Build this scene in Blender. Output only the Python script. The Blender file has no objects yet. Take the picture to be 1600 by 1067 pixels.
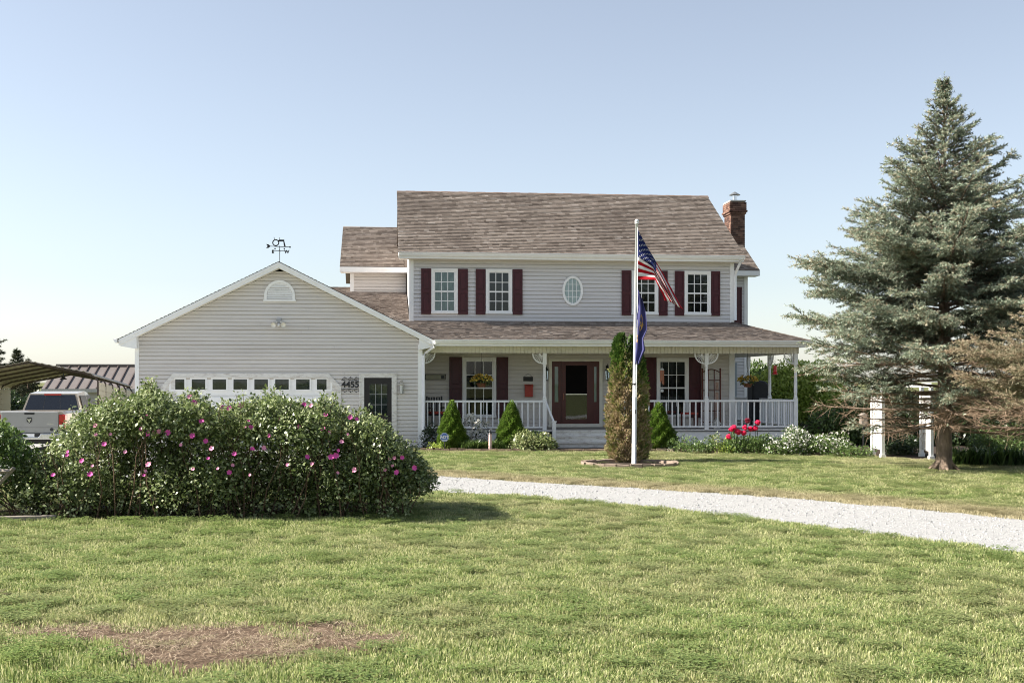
import bpy, bmesh, math, random
import numpy as np
from mathutils import Vector, Matrix
random.seed(7); RNG = np.random.default_rng(11)
SC = bpy.context.scene; COL = SC.collection
R = math.radians
# ------------------------------------------------------------------ camera, sky, sun, exposure
FPX, HOR, EYE = 1870.0, 595.0, 1.94          # focal length and horizon row of the 1600 px photograph, eye height
YAW = math.atan(196/1870); SA, CA = math.sin(YAW), math.cos(YAW)
cam = bpy.data.cameras.new('camera'); camo = bpy.data.objects.new('camera', cam); COL.objects.link(camo)
cam.sensor_width = 36; cam.lens = FPX/1600*36; cam.shift_y = (HOR-533.5)/1600
cam.clip_start = .1; cam.clip_end = 3000
camo.location = (0, 0, EYE); camo.rotation_euler = (R(90), 0, -YAW); SC.camera = camo
SUN_EL, SUN_BEHIND = 36.5, 5.5                  # sun from the left, a touch behind the front wall
world = bpy.data.worlds.new('World'); SC.world = world; world.use_nodes = True
wn = world.node_tree.nodes; wl = world.node_tree.links
sky = wn.new('ShaderNodeTexSky'); sky.sky_type = 'NISHITA'; sky.sun_disc = False
sky.sun_elevation = R(SUN_EL); sky.sun_rotation = R(-(90-SUN_BEHIND)); sky.dust_density = .6; sky.air_density = 1.0; sky.ozone_density = 1.0
bg = wn['Background']; hs = wn.new('ShaderNodeHueSaturation'); hs.inputs['Saturation'].default_value = .56; wl.new(sky.outputs[0], hs.inputs['Color'])
hz_ = wn.new('ShaderNodeMix'); hz_.data_type = 'RGBA'; hz_.blend_type = 'MULTIPLY'; hz_.inputs[0].default_value = 1; hz_.inputs[7].default_value = (.945, .968, 1.01, 1); wl.new(hs.outputs[0], hz_.inputs[6]); wl.new(hz_.outputs[2], bg.inputs[0]); bg.inputs[1].default_value = .061
sun = bpy.data.lights.new('sun', 'SUN'); suno = bpy.data.objects.new('sun', sun); COL.objects.link(suno)
sun.energy = 4.6; sun.angle = R(.53); sun.color = (1, .94, .84)
sdir = Vector((-math.cos(R(SUN_EL))*math.cos(R(SUN_BEHIND)), math.cos(R(SUN_EL))*math.sin(R(SUN_BEHIND)), math.sin(R(SUN_EL))))
suno.rotation_euler = (-sdir).to_track_quat('-Z', 'Y').to_euler(); suno.location = (-30, 20, 40)
SC.view_settings.view_transform = 'Standard'; SC.view_settings.look = 'None'
SC.view_settings.exposure = 1.55; SC.view_settings.gamma = 1
SC.cycles.pixel_filter_type = 'BLACKMAN_HARRIS'; SC.cycles.filter_width = 1.05; SC.cycles.max_bounces = 6; SC.cycles.transparent_max_bounces = 8

# ------------------------------------------------------------------ measuring: photograph pixels to metres in the place
def hx(px, Y): u = (px-800)/FPX; return Y*(SA+u*CA)/(CA-u*SA)
def hz(px, py, Y): u = (px-800)/FPX; return EYE-(py-HOR)/FPX*Y/(CA-u*SA)
def cf(lat, t, z=0.0): return Vector((CA*lat+SA*t, -SA*lat+CA*t, z))       # metres right of / ahead of the camera
def pt(px, t, z=0.0): return cf((px-800)/FPX*t, t, z)
def zt(py, t): return EYE-(py-HOR)/FPX*t
def gp(px, py): t = EYE*FPX/(py-HOR); return pt(px, t, 0)
def smooth(a, b, v): v = np.clip((v-a)/(b-a), 0, 1); return v*v*(3-2*v)
def zg(x, y):                                                             # the ground falls off gently behind the drive at the left
    return -.18*smooth(-8, -11, x)*smooth(28, 35, y)-.25*smooth(-9, -14, x)*smooth(40, 55, y)

# ------------------------------------------------------------------ materials
def new_mat(name):
    m = bpy.data.materials.new(name); m.use_nodes = True
    return m, m.node_tree.nodes, m.node_tree.links, m.node_tree.nodes['Principled BSDF']
def mat(name, c, rough=.6, var=.12, scale=3.0, spec=.4, metal=0, bump=0, bscale=60, stretch=(1, 1, 1), coat=0, dirt=None, dscale=1.5, damt=.5):
    m, n, l, b = new_mat(name)
    b.inputs['Roughness'].default_value = rough; b.inputs['Metallic'].default_value = metal
    b.inputs['Specular IOR Level'].default_value = spec; b.inputs['Coat Weight'].default_value = coat
    geo = n.new('ShaderNodeNewGeometry'); mp = n.new('ShaderNodeMapping'); l.new(geo.outputs['Position'], mp.inputs[0]); mp.inputs['Scale'].default_value = stretch
    t = n.new('ShaderNodeTexNoise'); t.inputs['Scale'].default_value = scale; t.inputs['Detail'].default_value = 6; t.inputs['Roughness'].default_value = .65
    l.new(mp.outputs[0], t.inputs[0])
    r = n.new('ShaderNodeValToRGB'); l.new(t.outputs[0], r.inputs[0])
    r.color_ramp.elements[0].position = .3; r.color_ramp.elements[1].position = .7
    r.color_ramp.elements[0].color = (*[x*(1-var) for x in c], 1); r.color_ramp.elements[1].color = (*[min(1, x*(1+var)) for x in c], 1)
    out = r.outputs[0]
    if dirt:
        t2 = n.new('ShaderNodeTexNoise'); t2.inputs['Scale'].default_value = dscale; t2.inputs['Detail'].default_value = 8; t2.inputs['Roughness'].default_value = .75
        l.new(mp.outputs[0], t2.inputs[0])
        mr = n.new('ShaderNodeMapRange'); mr.inputs[1].default_value = .48; mr.inputs[2].default_value = .72; mr.inputs[4].default_value = damt
        l.new(t2.outputs[0], mr.inputs[0]); mx = n.new('ShaderNodeMix'); mx.data_type = 'RGBA'
        l.new(mr.outputs[0], mx.inputs[0]); l.new(out, mx.inputs[6]); mx.inputs[7].default_value = (*dirt, 1); out = mx.outputs[2]
    l.new(out, b.inputs['Base Color'])
    if bump:
        t3 = n.new('ShaderNodeTexNoise'); t3.inputs['Scale'].default_value = bscale; t3.inputs['Detail'].default_value = 4; l.new(mp.outputs[0], t3.inputs[0])
        bp = n.new('ShaderNodeBump'); bp.inputs['Strength'].default_value = bump; bp.inputs['Distance'].default_value = .02
        l.new(t3.outputs[0], bp.inputs['Height']); l.new(bp.outputs[0], b.inputs['Normal'])
    return m
def tint_mat(name, stops, rough=.55, spec=.3, trans=0.0, attr='tint', atype='GEOMETRY', blob=None, bscale=.6, bump=0):
    """colour from a per-piece attribute; optional slow stain that sits on the surface"""
    m, n, l, b = new_mat(name)
    b.inputs['Roughness'].default_value = rough; b.inputs['Specular IOR Level'].default_value = spec
    a = n.new('ShaderNodeAttribute'); a.attribute_name = attr; a.attribute_type = atype
    r = n.new('ShaderNodeValToRGB'); l.new(a.outputs['Fac'], r.inputs[0])
    while len(r.color_ramp.elements) < len(stops): r.color_ramp.elements.new(.5)
    for e, (p, c) in zip(r.color_ramp.elements, stops): e.position = p; e.color = (*c, 1)
    out = r.outputs[0]
    if blob:
        g = n.new('ShaderNodeNewGeometry'); t = n.new('ShaderNodeTexNoise'); t.inputs['Scale'].default_value = bscale; t.inputs['Detail'].default_value = 5; t.inputs['Roughness'].default_value = .7
        l.new(g.outputs['Position'], t.inputs[0]); mr = n.new('ShaderNodeMapRange'); mr.inputs[1].default_value = .45; mr.inputs[2].default_value = .7; mr.inputs[4].default_value = .6
        l.new(t.outputs[0], mr.inputs[0]); mx = n.new('ShaderNodeMix'); mx.data_type = 'RGBA'; l.new(mr.outputs[0], mx.inputs[0]); l.new(out, mx.inputs[6]); mx.inputs[7].default_value = (*blob, 1); out = mx.outputs[2]
    l.new(out, b.inputs['Base Color'])
    if bump:
        g2 = n.new('ShaderNodeNewGeometry'); t3 = n.new('ShaderNodeTexNoise'); t3.inputs['Scale'].default_value = 90; l.new(g2.outputs['Position'], t3.inputs[0])
        bp = n.new('ShaderNodeBump'); bp.inputs['Strength'].default_value = bump; bp.inputs['Distance'].default_value = .02; l.new(t3.outputs[0], bp.inputs['Height']); l.new(bp.outputs[0], b.inputs['Normal'])
    if trans:
        tr = n.new('ShaderNodeBsdfTranslucent'); l.new(out, tr.inputs[0]); ms = n.new('ShaderNodeMixShader'); ms.inputs[0].default_value = trans
        l.new(b.outputs[0], ms.inputs[1]); l.new(tr.outputs[0], ms.inputs[2]); l.new(ms.outputs[0], n['Material Output'].inputs[0])
    return m
def glass_mat(name, tint=(.9, .95, .95), rough=.02, refl=1.0):
    m, n, l, b = new_mat(name); n.remove(b)
    tr = n.new('ShaderNodeBsdfTransparent'); tr.inputs[0].default_value = (*tint, 1)
    gl = n.new('ShaderNodeBsdfGlossy'); gl.inputs['Roughness'].default_value = rough; gl.inputs[0].default_value = (refl, refl, refl, 1)
    lw = n.new('ShaderNodeFresnel'); lw.inputs[0].default_value = 1.5
    g = n.new('ShaderNodeNewGeometry'); t = n.new('ShaderNodeTexNoise'); t.inputs['Scale'].default_value = 1.6; l.new(g.outputs['Position'], t.inputs[0])
    bp = n.new('ShaderNodeBump'); bp.inputs['Strength'].default_value = .06; bp.inputs['Distance'].default_value = .02; l.new(t.outputs[0], bp.inputs['Height']); l.new(bp.outputs[0], gl.inputs['Normal'])
    ms = n.new('ShaderNodeMixShader'); l.new(lw.outputs[0], ms.inputs[0]); l.new(tr.outputs[0], ms.inputs[1]); l.new(gl.outputs[0], ms.inputs[2]); l.new(ms.outputs[0], n['Material Output'].inputs[0])
    return m
M = {}
M['siding'] = mat('vinyl siding', (.68, .64, .60), .5, .05, 1.2, .35, bump=.05, bscale=25, stretch=(.3, 1, 2), dirt=(.50, .45, .40), dscale=1.3, damt=.4)
M['siding2'] = mat('vinyl siding cool', (.66, .64, .635), .5, .05, 1.2, .35, bump=.05, bscale=25, stretch=(.3, 1, 2), dirt=(.5, .48, .46), dscale=1.1, damt=.3)
M['white'] = mat('white trim paint', (.90, .895, .88), .45, .03, 4, .4, dirt=(.62, .60, .55), dscale=2.2, damt=.2)
M['worn'] = mat('worn white paint', (.74, .72, .68), .6, .08, 6, .3, dirt=(.26, .19, .14), dscale=5, damt=.75, stretch=(1, 1, 3))
M['cream'] = mat('cream board paint', (.80, .77, .68), .55, .05, 5, .35, dirt=(.5, .47, .38), dscale=2, damt=.3)
M['maroon'] = mat('maroon paint', (.062, .008, .014), .42, .15, 5, .4)
M['door'] = mat('dark red door paint', (.085, .013, .013), .35, .15, 5, .5)
M['black'] = mat('black metal', (.012, .012, .013), .45, .2, 8, .5)
M['darkdoor'] = mat('dark brown door', (.018, .015, .014), .5, .2, 5, .4)
M['room'] = mat('unlit room', (.012, .013, .014), .9, .2, 2, .1)  # near-black backing sheet colour stands in for the darkness of a deep room
M['roomgrey'] = mat('dim room wall', (.05, .055, .055), .9, .25, 1.5, .1)
M['curtain'] = mat('pale curtain', (.30, .36, .36), .9, .25, 9, .1, stretch=(3, 1, .4))
M['sheer'] = mat('white sheer curtain', (.62, .68, .68), .9, .18, 9, .1, stretch=(4, 1, .3))
M['glass'] = glass_mat('window glass')
M['darkglass'] = glass_mat('dark vehicle glass', (.25, .27, .3))
M['deck'] = mat('grey deck boards', (.33, .32, .31), .7, .15, 4, .3, dirt=(.2, .18, .16))
M['concrete'] = mat('concrete', (.42, .41, .38), .85, .12, 4, .2, bump=.3)
M['steelpole'] = mat('white metal pole', (.70, .71, .71), .35, .04, 3, .5, dirt=(.5, .5, .48), dscale=3, damt=.3)
M['chrome'] = mat('chrome', (.6, .6, .6), .2, .1, 5, .5, metal=1)
M['copper'] = mat('copper tubes', (.35, .14, .08), .4, .15, 5, .5, metal=.6)
M['red'] = mat('red paint', (.40, .035, .02), .45, .1, 5, .5)
M['redplastic'] = mat('red plastic', (.6, .01, .01), .3, .1, 5, .5)
M['redwood'] = mat('dark red wood', (.11, .03, .022), .6, .2, 10, .3)
M['tile'] = mat('pale pictured panel', (.42, .28, .22), .7, .4, 14, .2)
M['greybox'] = mat('blue grey door paint', (.33, .37, .40), .5, .06, 3, .4)
M['cover'] = mat('black vinyl cover', (.012, .012, .014), .5, .2, 5, .4, bump=.3, bscale=8)
M['wood'] = mat('weathered timber', (.23, .2, .17), .85, .25, 8, .2, bump=.4, stretch=(1, 1, 4))
M['bark'] = mat('spruce bark', (.20, .15, .115), .9, .45, 9, .2, bump=1.0, bscale=22, stretch=(1, 1, .45))
M['twig'] = mat('dead twigs', (.24, .17, .12), .9, .3, 6, .1)
M['stem'] = mat('shrub stems', (.11, .075, .05), .9, .3, 6, .1)
M['soil'] = mat('bare soil', (.085, .06, .045), .95, .4, 7, .1, bump=.9, bscale=30)
M['mulch'] = mat('dark mulch', (.055, .042, .033), .95, .4, 9, .1, bump=.9, bscale=40)
M['carportsteel'] = mat('galvanised sheet', (.30, .27, .22), .5, .15, 3, .4)
M['bronze'] = mat('brown steel roofing', (.165, .143, .132), .45, .08, 2, .4)
M['seam'] = mat('brown steel seam', (.10, .078, .07), .5, .1, 3, .4)
M['darkbrown'] = mat('dark brown steel', (.05, .035, .03), .5, .1, 3, .4)
M['greysiding'] = mat('pale grey siding', (.40, .40, .40), .6, .06, 2, .3)
M['creampanel'] = mat('cream steel panel', (.62, .57, .46), .5, .05, 2, .35)
M['truck'] = mat('champagne car paint', (.30, .265, .215), .28, .04, 3, .5, coat=.6)
M['tyre'] = mat('tyre rubber', (.015, .015, .015), .85, .2, 8, .2)
M['lampred'] = mat('tail lamp red', (.38, .008, .01), .15, .1, 20, .6, coat=.5)
M['flagblue'] = mat('flag blue', (.018, .03, .15), .7, .08, 8, .2)
M['flagred'] = mat('flag red', (.50, .012, .025), .7, .06, 8, .2)
M['flagwhite'] = mat('flag white', (.82, .81, .80), .7, .04, 8, .2)
M['flagpurple'] = mat('state flag blue', (.12, .12, .31), .7, .12, 5, .2)
M['gold'] = mat('gold print', (.62, .36, .10), .6, .3, 30, .3)
M['signblue'] = mat('sign blue', (.09, .17, .50), .4, .05, 5, .5)
M['signwhite'] = mat('sign white', (.8, .8, .8), .5, .03, 5, .4)
M['signcream'] = mat('sign cream', (.36, .35, .27), .6, .15, 8, .3)
M['pink'] = mat('rose petals', (.55, .07, .30), .6, .35, 14, .3)
M['palepink'] = mat('pale rose petals', (.65, .25, .38), .6, .2, 14, .3)
M['peony'] = mat('peony petals', (.62, .008, .06), .6, .2, 10, .3)
M['peonydark'] = mat('dark peony petals', (.14, .004, .02), .6, .2, 10, .3)
M['yellow'] = mat('yellow petals', (.75, .50, .06), .6, .2, 10, .3)
M['ceramic'] = mat('white ceramic', (.7, .7, .68), .35, .08, 6, .5)
M['terracotta'] = mat('terracotta', (.25, .10, .05), .8, .2, 6, .3)
M['gravelbed'] = mat('limestone fines', (.335, .332, .325), .9, .16, 14, .2, bump=.8, bscale=60)
SH = [(0, (.105, .083, .068)), (.35, (.205, .166, .139)), (.65, (.285, .237, .203)), (1, (.42, .37, .33))]
M['shingle'] = tint_mat('asphalt shingles', SH, .9, .15, blob=(.10, .078, .066), bscale=.55, bump=.5)
M['brick'] = tint_mat('chimney brick', [(0, (.07, .04, .032)), (.5, (.15, .082, .062)), (1, (.25, .15, .11))], .9, .15, attr='tint', atype='OBJECT', blob=(.07, .05, .045), bscale=1.6, bump=.6)
M['mortar'] = mat('mortar', (.22, .19, .165), .95, .1, 9, .1, bump=.3)
M['paver'] = mat('edging brick', (.24, .17, .13), .9, .35, 5, .15, bump=.6, bscale=40)
M['palepaver'] = mat('pale edging stone', (.27, .21, .165), .9, .25, 5, .15, bump=.6, bscale=40)

# ------------------------------------------------------------------ mesh and object helpers
class MB:
    def __init__(s): s.v = []; s.f = []; s.m = []
    def add(s, vs, fs, mi=0):
        o = len(s.v); s.v += [tuple(v) for v in vs]; s.f += [[i+o for i in f] for f in fs]; s.m += [mi]*len(fs); return s
    def box(s, x0, x1, y0, y1, z0, z1, mi=0):
        return s.add([(x0, y0, z0), (x1, y0, z0), (x1, y1, z0), (x0, y1, z0), (x0, y0, z1), (x1, y0, z1), (x1, y1, z1), (x0, y1, z1)],
                     [(0, 3, 2, 1), (4, 5, 6, 7), (0, 1, 5, 4), (1, 2, 6, 5), (2, 3, 7, 6), (3, 0, 4, 7)], mi)
    def prism(s, pts, a, b, mi=0):                 # closed outline pts extruded from offset vector a to b
        n = len(pts); a = Vector(a); b = Vector(b)
        return s.add([Vector(p)+a for p in pts]+[Vector(p)+b for p in pts], [list(range(n))[::-1], list(range(n, 2*n))]+[(i, (i+1) % n, n+(i+1) % n, n+i) for i in range(n)], mi)
    def tube(s, path, rad, n=6, mi=0, cap=True):
        path = [Vector(p) for p in path]; rad = rad if hasattr(rad, '__len__') else [rad]*len(path); vs = []
        for i, p in enumerate(path):
            d = (path[min(i+1, len(path)-1)]-path[max(i-1, 0)]).normalized()
            ref = Vector((0, 0, 1)) if abs(d.z) < .9 else Vector((1, 0, 0)); a = d.cross(ref).normalized(); b = d.cross(a)
            vs += [p+(a*math.cos(2*math.pi*k/n)+b*math.sin(2*math.pi*k/n))*rad[i] for k in range(n)]
        fs = [(i*n+k, i*n+(k+1) % n, (i+1)*n+(k+1) % n, (i+1)*n+k) for i in range(len(path)-1) for k in range(n)]
        if cap: fs += [list(range(n)), list(range((len(path)-1)*n, len(path)*n))[::-1]]
        return s.add(vs, fs, mi)
    def lathe(s, prof, c=(0, 0, 0), n=12, mi=0):    # prof: (radius, z)
        c = Vector(c); vs = [c+Vector((r*math.cos(2*math.pi*k/n), r*math.sin(2*math.pi*k/n), z)) for r, z in prof for k in range(n)]
        fs = [(i*n+k, i*n+(k+1) % n, (i+1)*n+(k+1) % n, (i+1)*n+k) for i in range(len(prof)-1) for k in range(n)]
        fs += [list(range(n))[::-1], list(range((len(prof)-1)*n, len(prof)*n))]
        return s.add(vs, fs, mi)
    def ball(s, c, r, n=8, sz=1.0, mi=0):
        return s.lathe([(max(.001, r*math.sin(math.pi*i/n)), -r*sz*math.cos(math.pi*i/n)) for i in range(n+1)], c, n, mi)
    def build(s, name, mats, parent=None, smooth=False, bevel=0, kind=None, label=None):
        me = bpy.data.meshes.new(name); me.from_pydata(s.v, [], s.f)
        for m_ in (mats if isinstance(mats, (list, tuple)) else [mats]): me.materials.append(m_)
        me.polygons.foreach_set('material_index', s.m); 
        if smooth: me.polygons.foreach_set('use_smooth', [True]*len(s.f))
        me.update(); o = link(name, me, parent)
        if bevel:
            bv = o.modifiers.new('b', 'BEVEL'); bv.width = bevel; bv.segments = 2; bv.limit_method = 'ANGLE'
        if kind: o['kind'] = kind
        if label: o['label'] = label
        return o
def build_each(mb, name, mats, parent=None, **kw):
    """every separate piece of mb becomes an object of its own"""
    par = list(range(len(mb.v)))
    def find(i):
        while par[i] != i: par[i] = par[par[i]]; i = par[i]
        return i
    for f in mb.f:
        for k in f[1:]: par[find(k)] = find(f[0])
    groups = {}
    for f in mb.f: groups.setdefault(find(f[0]), []).append(f)
    out = []
    for fs in groups.values():
        idx = sorted({i for f in fs for i in f}); mp = {i: k for k, i in enumerate(idx)}; q = MB(); q.add([mb.v[i] for i in idx], [[mp[i] for i in f] for f in fs]); out.append(q.build(name, mats, parent, **kw))
    return out
def link(name, data, parent=None):
    o = bpy.data.objects.new(name, data); COL.objects.link(o)
    if parent is not None:
        o.parent = parent
        if parent.type == 'EMPTY': o.matrix_parent_inverse = Matrix.Translation(-Vector(parent.location))
    return o
def tag(o, label, cat, group=None):
    o['label'] = label; o['category'] = cat
    if group: o['group'] = group
    return o
def thing(name, label, cat, loc=(0, 0, 0), group=None):
    o = bpy.data.objects.new(name, None); COL.objects.link(o); o.location = loc; o.empty_display_size = .2
    return tag(o, label, cat, group)
def copy_tree(o, loc=None, parent=None):
    c = o.copy(); COL.objects.link(c)
    if parent is not None: c.parent = parent
    if loc is not None: c.location = loc
    for ch in list(o.children): copy_tree(ch, None, c)
    return c
def npmesh(name, verts, faces, mats, parent=None, tint=None, mi=None, smooth=False, kind=None):
    verts = np.asarray(verts, np.float32); faces = np.asarray(faces, np.int32); k = faces.shape[1]; me = bpy.data.meshes.new(name)
    me.vertices.add(len(verts)); me.vertices.foreach_set('co', verts.ravel())
    me.loops.add(faces.size); me.loops.foreach_set('vertex_index', faces.ravel())
    me.polygons.add(len(faces)); me.polygons.foreach_set('loop_start', np.arange(0, faces.size, k, dtype=np.int32))
    for m_ in (mats if isinstance(mats, (list, tuple)) else [mats]): me.materials.append(m_)
    if mi is not None: me.polygons.foreach_set('material_index', np.asarray(mi, np.int32))
    if smooth: me.polygons.foreach_set('use_smooth', np.ones(len(faces), bool))
    me.update(calc_edges=True)
    if tint is not None:
        a = me.attributes.new('tint', 'FLOAT', 'POINT'); a.data.foreach_set('value', np.asarray(tint, np.float32))
    o = link(name, me, parent)
    if kind: o['kind'] = kind
    return o
def structure(o): o['kind'] = 'structure'; return o
def unit(a): return a/np.maximum(1e-6, np.linalg.norm(a, axis=1, keepdims=True))
def leaves_geo(c, axis, nrm, L, wr=.5, fold=.12):
    c = np.asarray(c); axis = unit(axis); side = unit(np.cross(axis, nrm)); n2 = np.cross(side, axis); L = np.asarray(L)[:, None]
    mid = c+axis*L*.45
    v = np.stack([c, mid+side*L*wr*.5+n2*L*fold, c+axis*L, mid-side*L*wr*.5+n2*L*fold], 1).reshape(-1, 3)
    f = np.arange(len(c)*4).reshape(-1, 4)
    return v, f
def leaf_obj(name, c, axis, nrm, L, m, parent, wr=.5, tint=None, kind=None):
    v, f = leaves_geo(c, axis, nrm, L, wr); tint = RNG.random(len(c)) if tint is None else tint
    return npmesh(name, v, f, m, parent, np.repeat(tint, 4), kind=kind)
def rdir(n): return unit(RNG.normal(size=(n, 3)))
def lobes_leaves(lobes, per, size, up=.25, shell=.35):
    """leaf positions on uneven clumps; lobes = list of (centre, (rx,ry,rz))"""
    C, A, N, T = [], [], [], []
    for c, r in lobes:
        c = np.array(c); r = np.array(r if hasattr(r, '__len__') else (r, r, r)); k = int(per*(r[0]*r[2]+r[1]*r[2]+r[0]*r[1])/3)
        d = rdir(k); d[:, 2] += up; d = unit(d); rad = 1-np.abs(RNG.normal(size=k))*shell*.6+RNG.random(k)*.12
        p = c+d*r*rad[:, None]; C.append(p)
        A.append(d*.7+rdir(k)*.8+np.array([0, 0, -.1])); N.append(d+rdir(k)*.7+np.array([0, 0, .5])); T.append(np.clip(RNG.normal(.5, .22, k)+RNG.normal(0, .08), 0, 1))
    C = np.concatenate(C); return C, np.concatenate(A), np.concatenate(N), size*(.65+.7*RNG.random(len(C))), np.concatenate(T)
def text_mesh(name, body, size, m, parent, loc, depth=.006, rot=(R(90), 0, 0), bold=0.0):
    cu = bpy.data.curves.new(name, 'FONT'); cu.body = body; cu.size = size; cu.extrude = depth; cu.align_x = 'CENTER'; cu.align_y = 'CENTER'; cu.offset = bold
    t = bpy.data.objects.new('t', cu); COL.objects.link(t); bpy.context.view_layer.update()
    me = bpy.data.meshes.new_from_object(t.evaluated_get(bpy.context.evaluated_depsgraph_get())); bpy.data.objects.remove(t)
    me.transform(Matrix.Translation(loc) @ Matrix.Rotation(rot[2], 4, 'Z') @ Matrix.Rotation(rot[0], 4, 'X')); me.materials.clear(); me.materials.append(m); me.name = name
    return link(name, me, parent)

# ------------------------------------------------------------------ the ground
tops = [gp(*p) for p in ((665, 742), (800, 752), (1000, 763), (1200, 776), (1400, 792), (1600, 812))]
bots = [gp(*p) for p in ((670, 768), (800, 775), (1000, 793), (1200, 815), (1400, 840), (1600, 866))]
left_top = [(-.15, 26.2), (-.55, 28.5), (-.7, 31.5), (-.75, 34.5)]; left_bot = [(-3, 22.3), (-7, 24.2), (-11, 27), (-12.6, 31), (-13, 36), (-13, 47)]
drive = [(-7.2, 47), (-7.2, 34.5)]+left_top[::-1]+[(p.x, p.y) for p in tops]+[(11.2, 12.9), (14, 9.2), (11.5, 6.2), (9.2, 9.6)]+[(p.x, p.y) for p in bots[::-1]]+left_bot
def inside(poly, x, y):
    r = np.zeros(np.shape(x), bool); n = len(poly)
    for i in range(n):
        x0, y0 = poly[i]; x1, y1 = poly[(i+1) % n]
        r ^= ((y0 > y) != (y1 > y)) & (x < (x1-x0)*(y-y0)/((y1-y0) or 1e-9)+x0)
    return r
def dist_line(pl, x, y):
    d = np.full(np.shape(x), 1e9)
    for (x0, y0), (x1, y1) in zip(pl[:-1], pl[1:]):
        dx, dy = x1-x0, y1-y0; t = np.clip(((x-x0)*dx+(y-y0)*dy)/(dx*dx+dy*dy), 0, 1); d = np.minimum(d, np.hypot(x-x0-t*dx, y-y0-t*dy))
    return d
def vnoise(x, y, s, seed=0):
    r = np.random.default_rng(seed); g = r.random((128, 128)); x = x/s+500; y = y/s+500; xi = np.floor(x).astype(int); yi = np.floor(y).astype(int); fx = x-xi; fy = y-yi
    fx = fx*fx*(3-2*fx); fy = fy*fy*(3-2*fy); q = lambda a, b: g[a % 128, b % 128]
    return (q(xi, yi)*(1-fx)+q(xi+1, yi)*fx)*(1-fy)+(q(xi, yi+1)*(1-fx)+q(xi+1, yi+1)*fx)*fy
lawn_soil = mat('lawn thatch', (.125, .135, .055), .95, .35, 2.5, .1, bump=.6, bscale=50, dirt=(.10, .08, .045), dscale=.8, damt=.7)
xs = np.concatenate([[-900, -300, -120, -60], np.arange(-40, 41, 1.0), [60, 120, 300, 900]]); ys = np.concatenate([[-900, -200, -60, -20], np.arange(-8, 71, 1.0), [100, 200, 500, 1500]])
gx, gy = np.meshgrid(xs, ys); gv = np.stack([gx, gy, zg(gx, gy)], -1).reshape(-1, 3); nx = len(xs)
gf = [(j*nx+i, j*nx+i+1, (j+1)*nx+i+1, (j+1)*nx+i) for j in range(len(ys)-1) for i in range(nx-1)]
structure(npmesh('ground', gv, gf, lawn_soil, smooth=True))
def sheet(name, poly, m, z, step=.35):
    """a flat sheet with a ragged edge laid a few mm above the ground"""
    pts = []
    for (x0, y0), (x1, y1) in zip(poly, poly[1:]+poly[:1]):
        k = max(1, int(math.hypot(x1-x0, y1-y0)/step))
        for i in range(k):
            j = .045 if k > 2 else 0
            x = x0+(x1-x0)*i/k+random.uniform(-j, j); y = y0+(y1-y0)*i/k+random.uniform(-j, j); pts.append((x, y))
    b = bmesh.new(); vs = [b.verts.new((x, y, float(zg(np.array(x), np.array(y)))+z)) for x, y in pts]; b.faces.new(vs); bmesh.ops.triangulate(b, faces=b.faces[:])
    if b.faces[:] and sum(f.normal.z for f in b.faces) < 0: bmesh.ops.reverse_faces(b, faces=b.faces[:])
    me = bpy.data.meshes.new(name); b.to_mesh(me); b.free(); me.materials.append(m); return structure(link(name, me))
drive_o = sheet('gravel_driveway', drive, M['gravelbed'], .006)
bed_front = [(.98, 33.06), (2.6, 32.75), (4.8, 32.36), (6.0, 32.3), (7.6, 32.1), (8.8, 31.2), (10.1, 30.4), (11.2, 30.0), (12.4, 29.4), (13.2, 27.6), (15.5, 26.2), (19, 25)]
bed = bed_front+[(22, 30), (19, 40), (13, 36), (12.6, 34.7), (1.0, 34.7)]
sheet('flower_bed', bed, M['mulch'], .010)
ring_c = (5.55, 27.05); ring_rx, ring_ry = 1.06, .95
ring = [(ring_c[0]+ring_rx*math.cos(a*math.pi/16), ring_c[1]+ring_ry*math.sin(a*math.pi/16)) for a in range(32)]
sheet('mulch_ring', ring, M['mulch'], .012)
hedge_bed = [tuple(pt(p, t).xy) for p, t in ((-120, 15.9), (40, 16.4), (300, 16.5), (560, 16.9), (640, 17.6), (650, 18.6), (500, 19.3), (200, 19.0), (-120, 18.9))]
sheet('shrub_bed', hedge_bed, M['mulch'], .014)
patch = [tuple(gp(*p).xy) for p in ((20, 985), (120, 980), (215, 990), (320, 983), (470, 982), (560, 988), (600, 998), (560, 1008), (440, 1022), (330, 1038), (230, 1048), (205, 1025), (150, 1003), (40, 1000))]
pcx, pcy = sum(p[0] for p in patch)/len(patch), sum(p[1] for p in patch)/len(patch)
sheet('bare_patch', [(pcx+(x-pcx)*1.12+(.12 if x > pcx else -.12), pcy+(y-pcy)*1.25+(.15 if y > pcy else -.15)) for x, y in patch], mat('bare straw soil', (.10, .068, .046), .95, .4, 9, .1, bump=.9, bscale=40, dirt=(.27, .20, .14), dscale=14, damt=.8), .007)
bare2 = [tuple(gp(*p).xy) for p in ((-20, 925), (30, 922), (45, 932), (20, 940), (-20, 941))]

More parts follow.
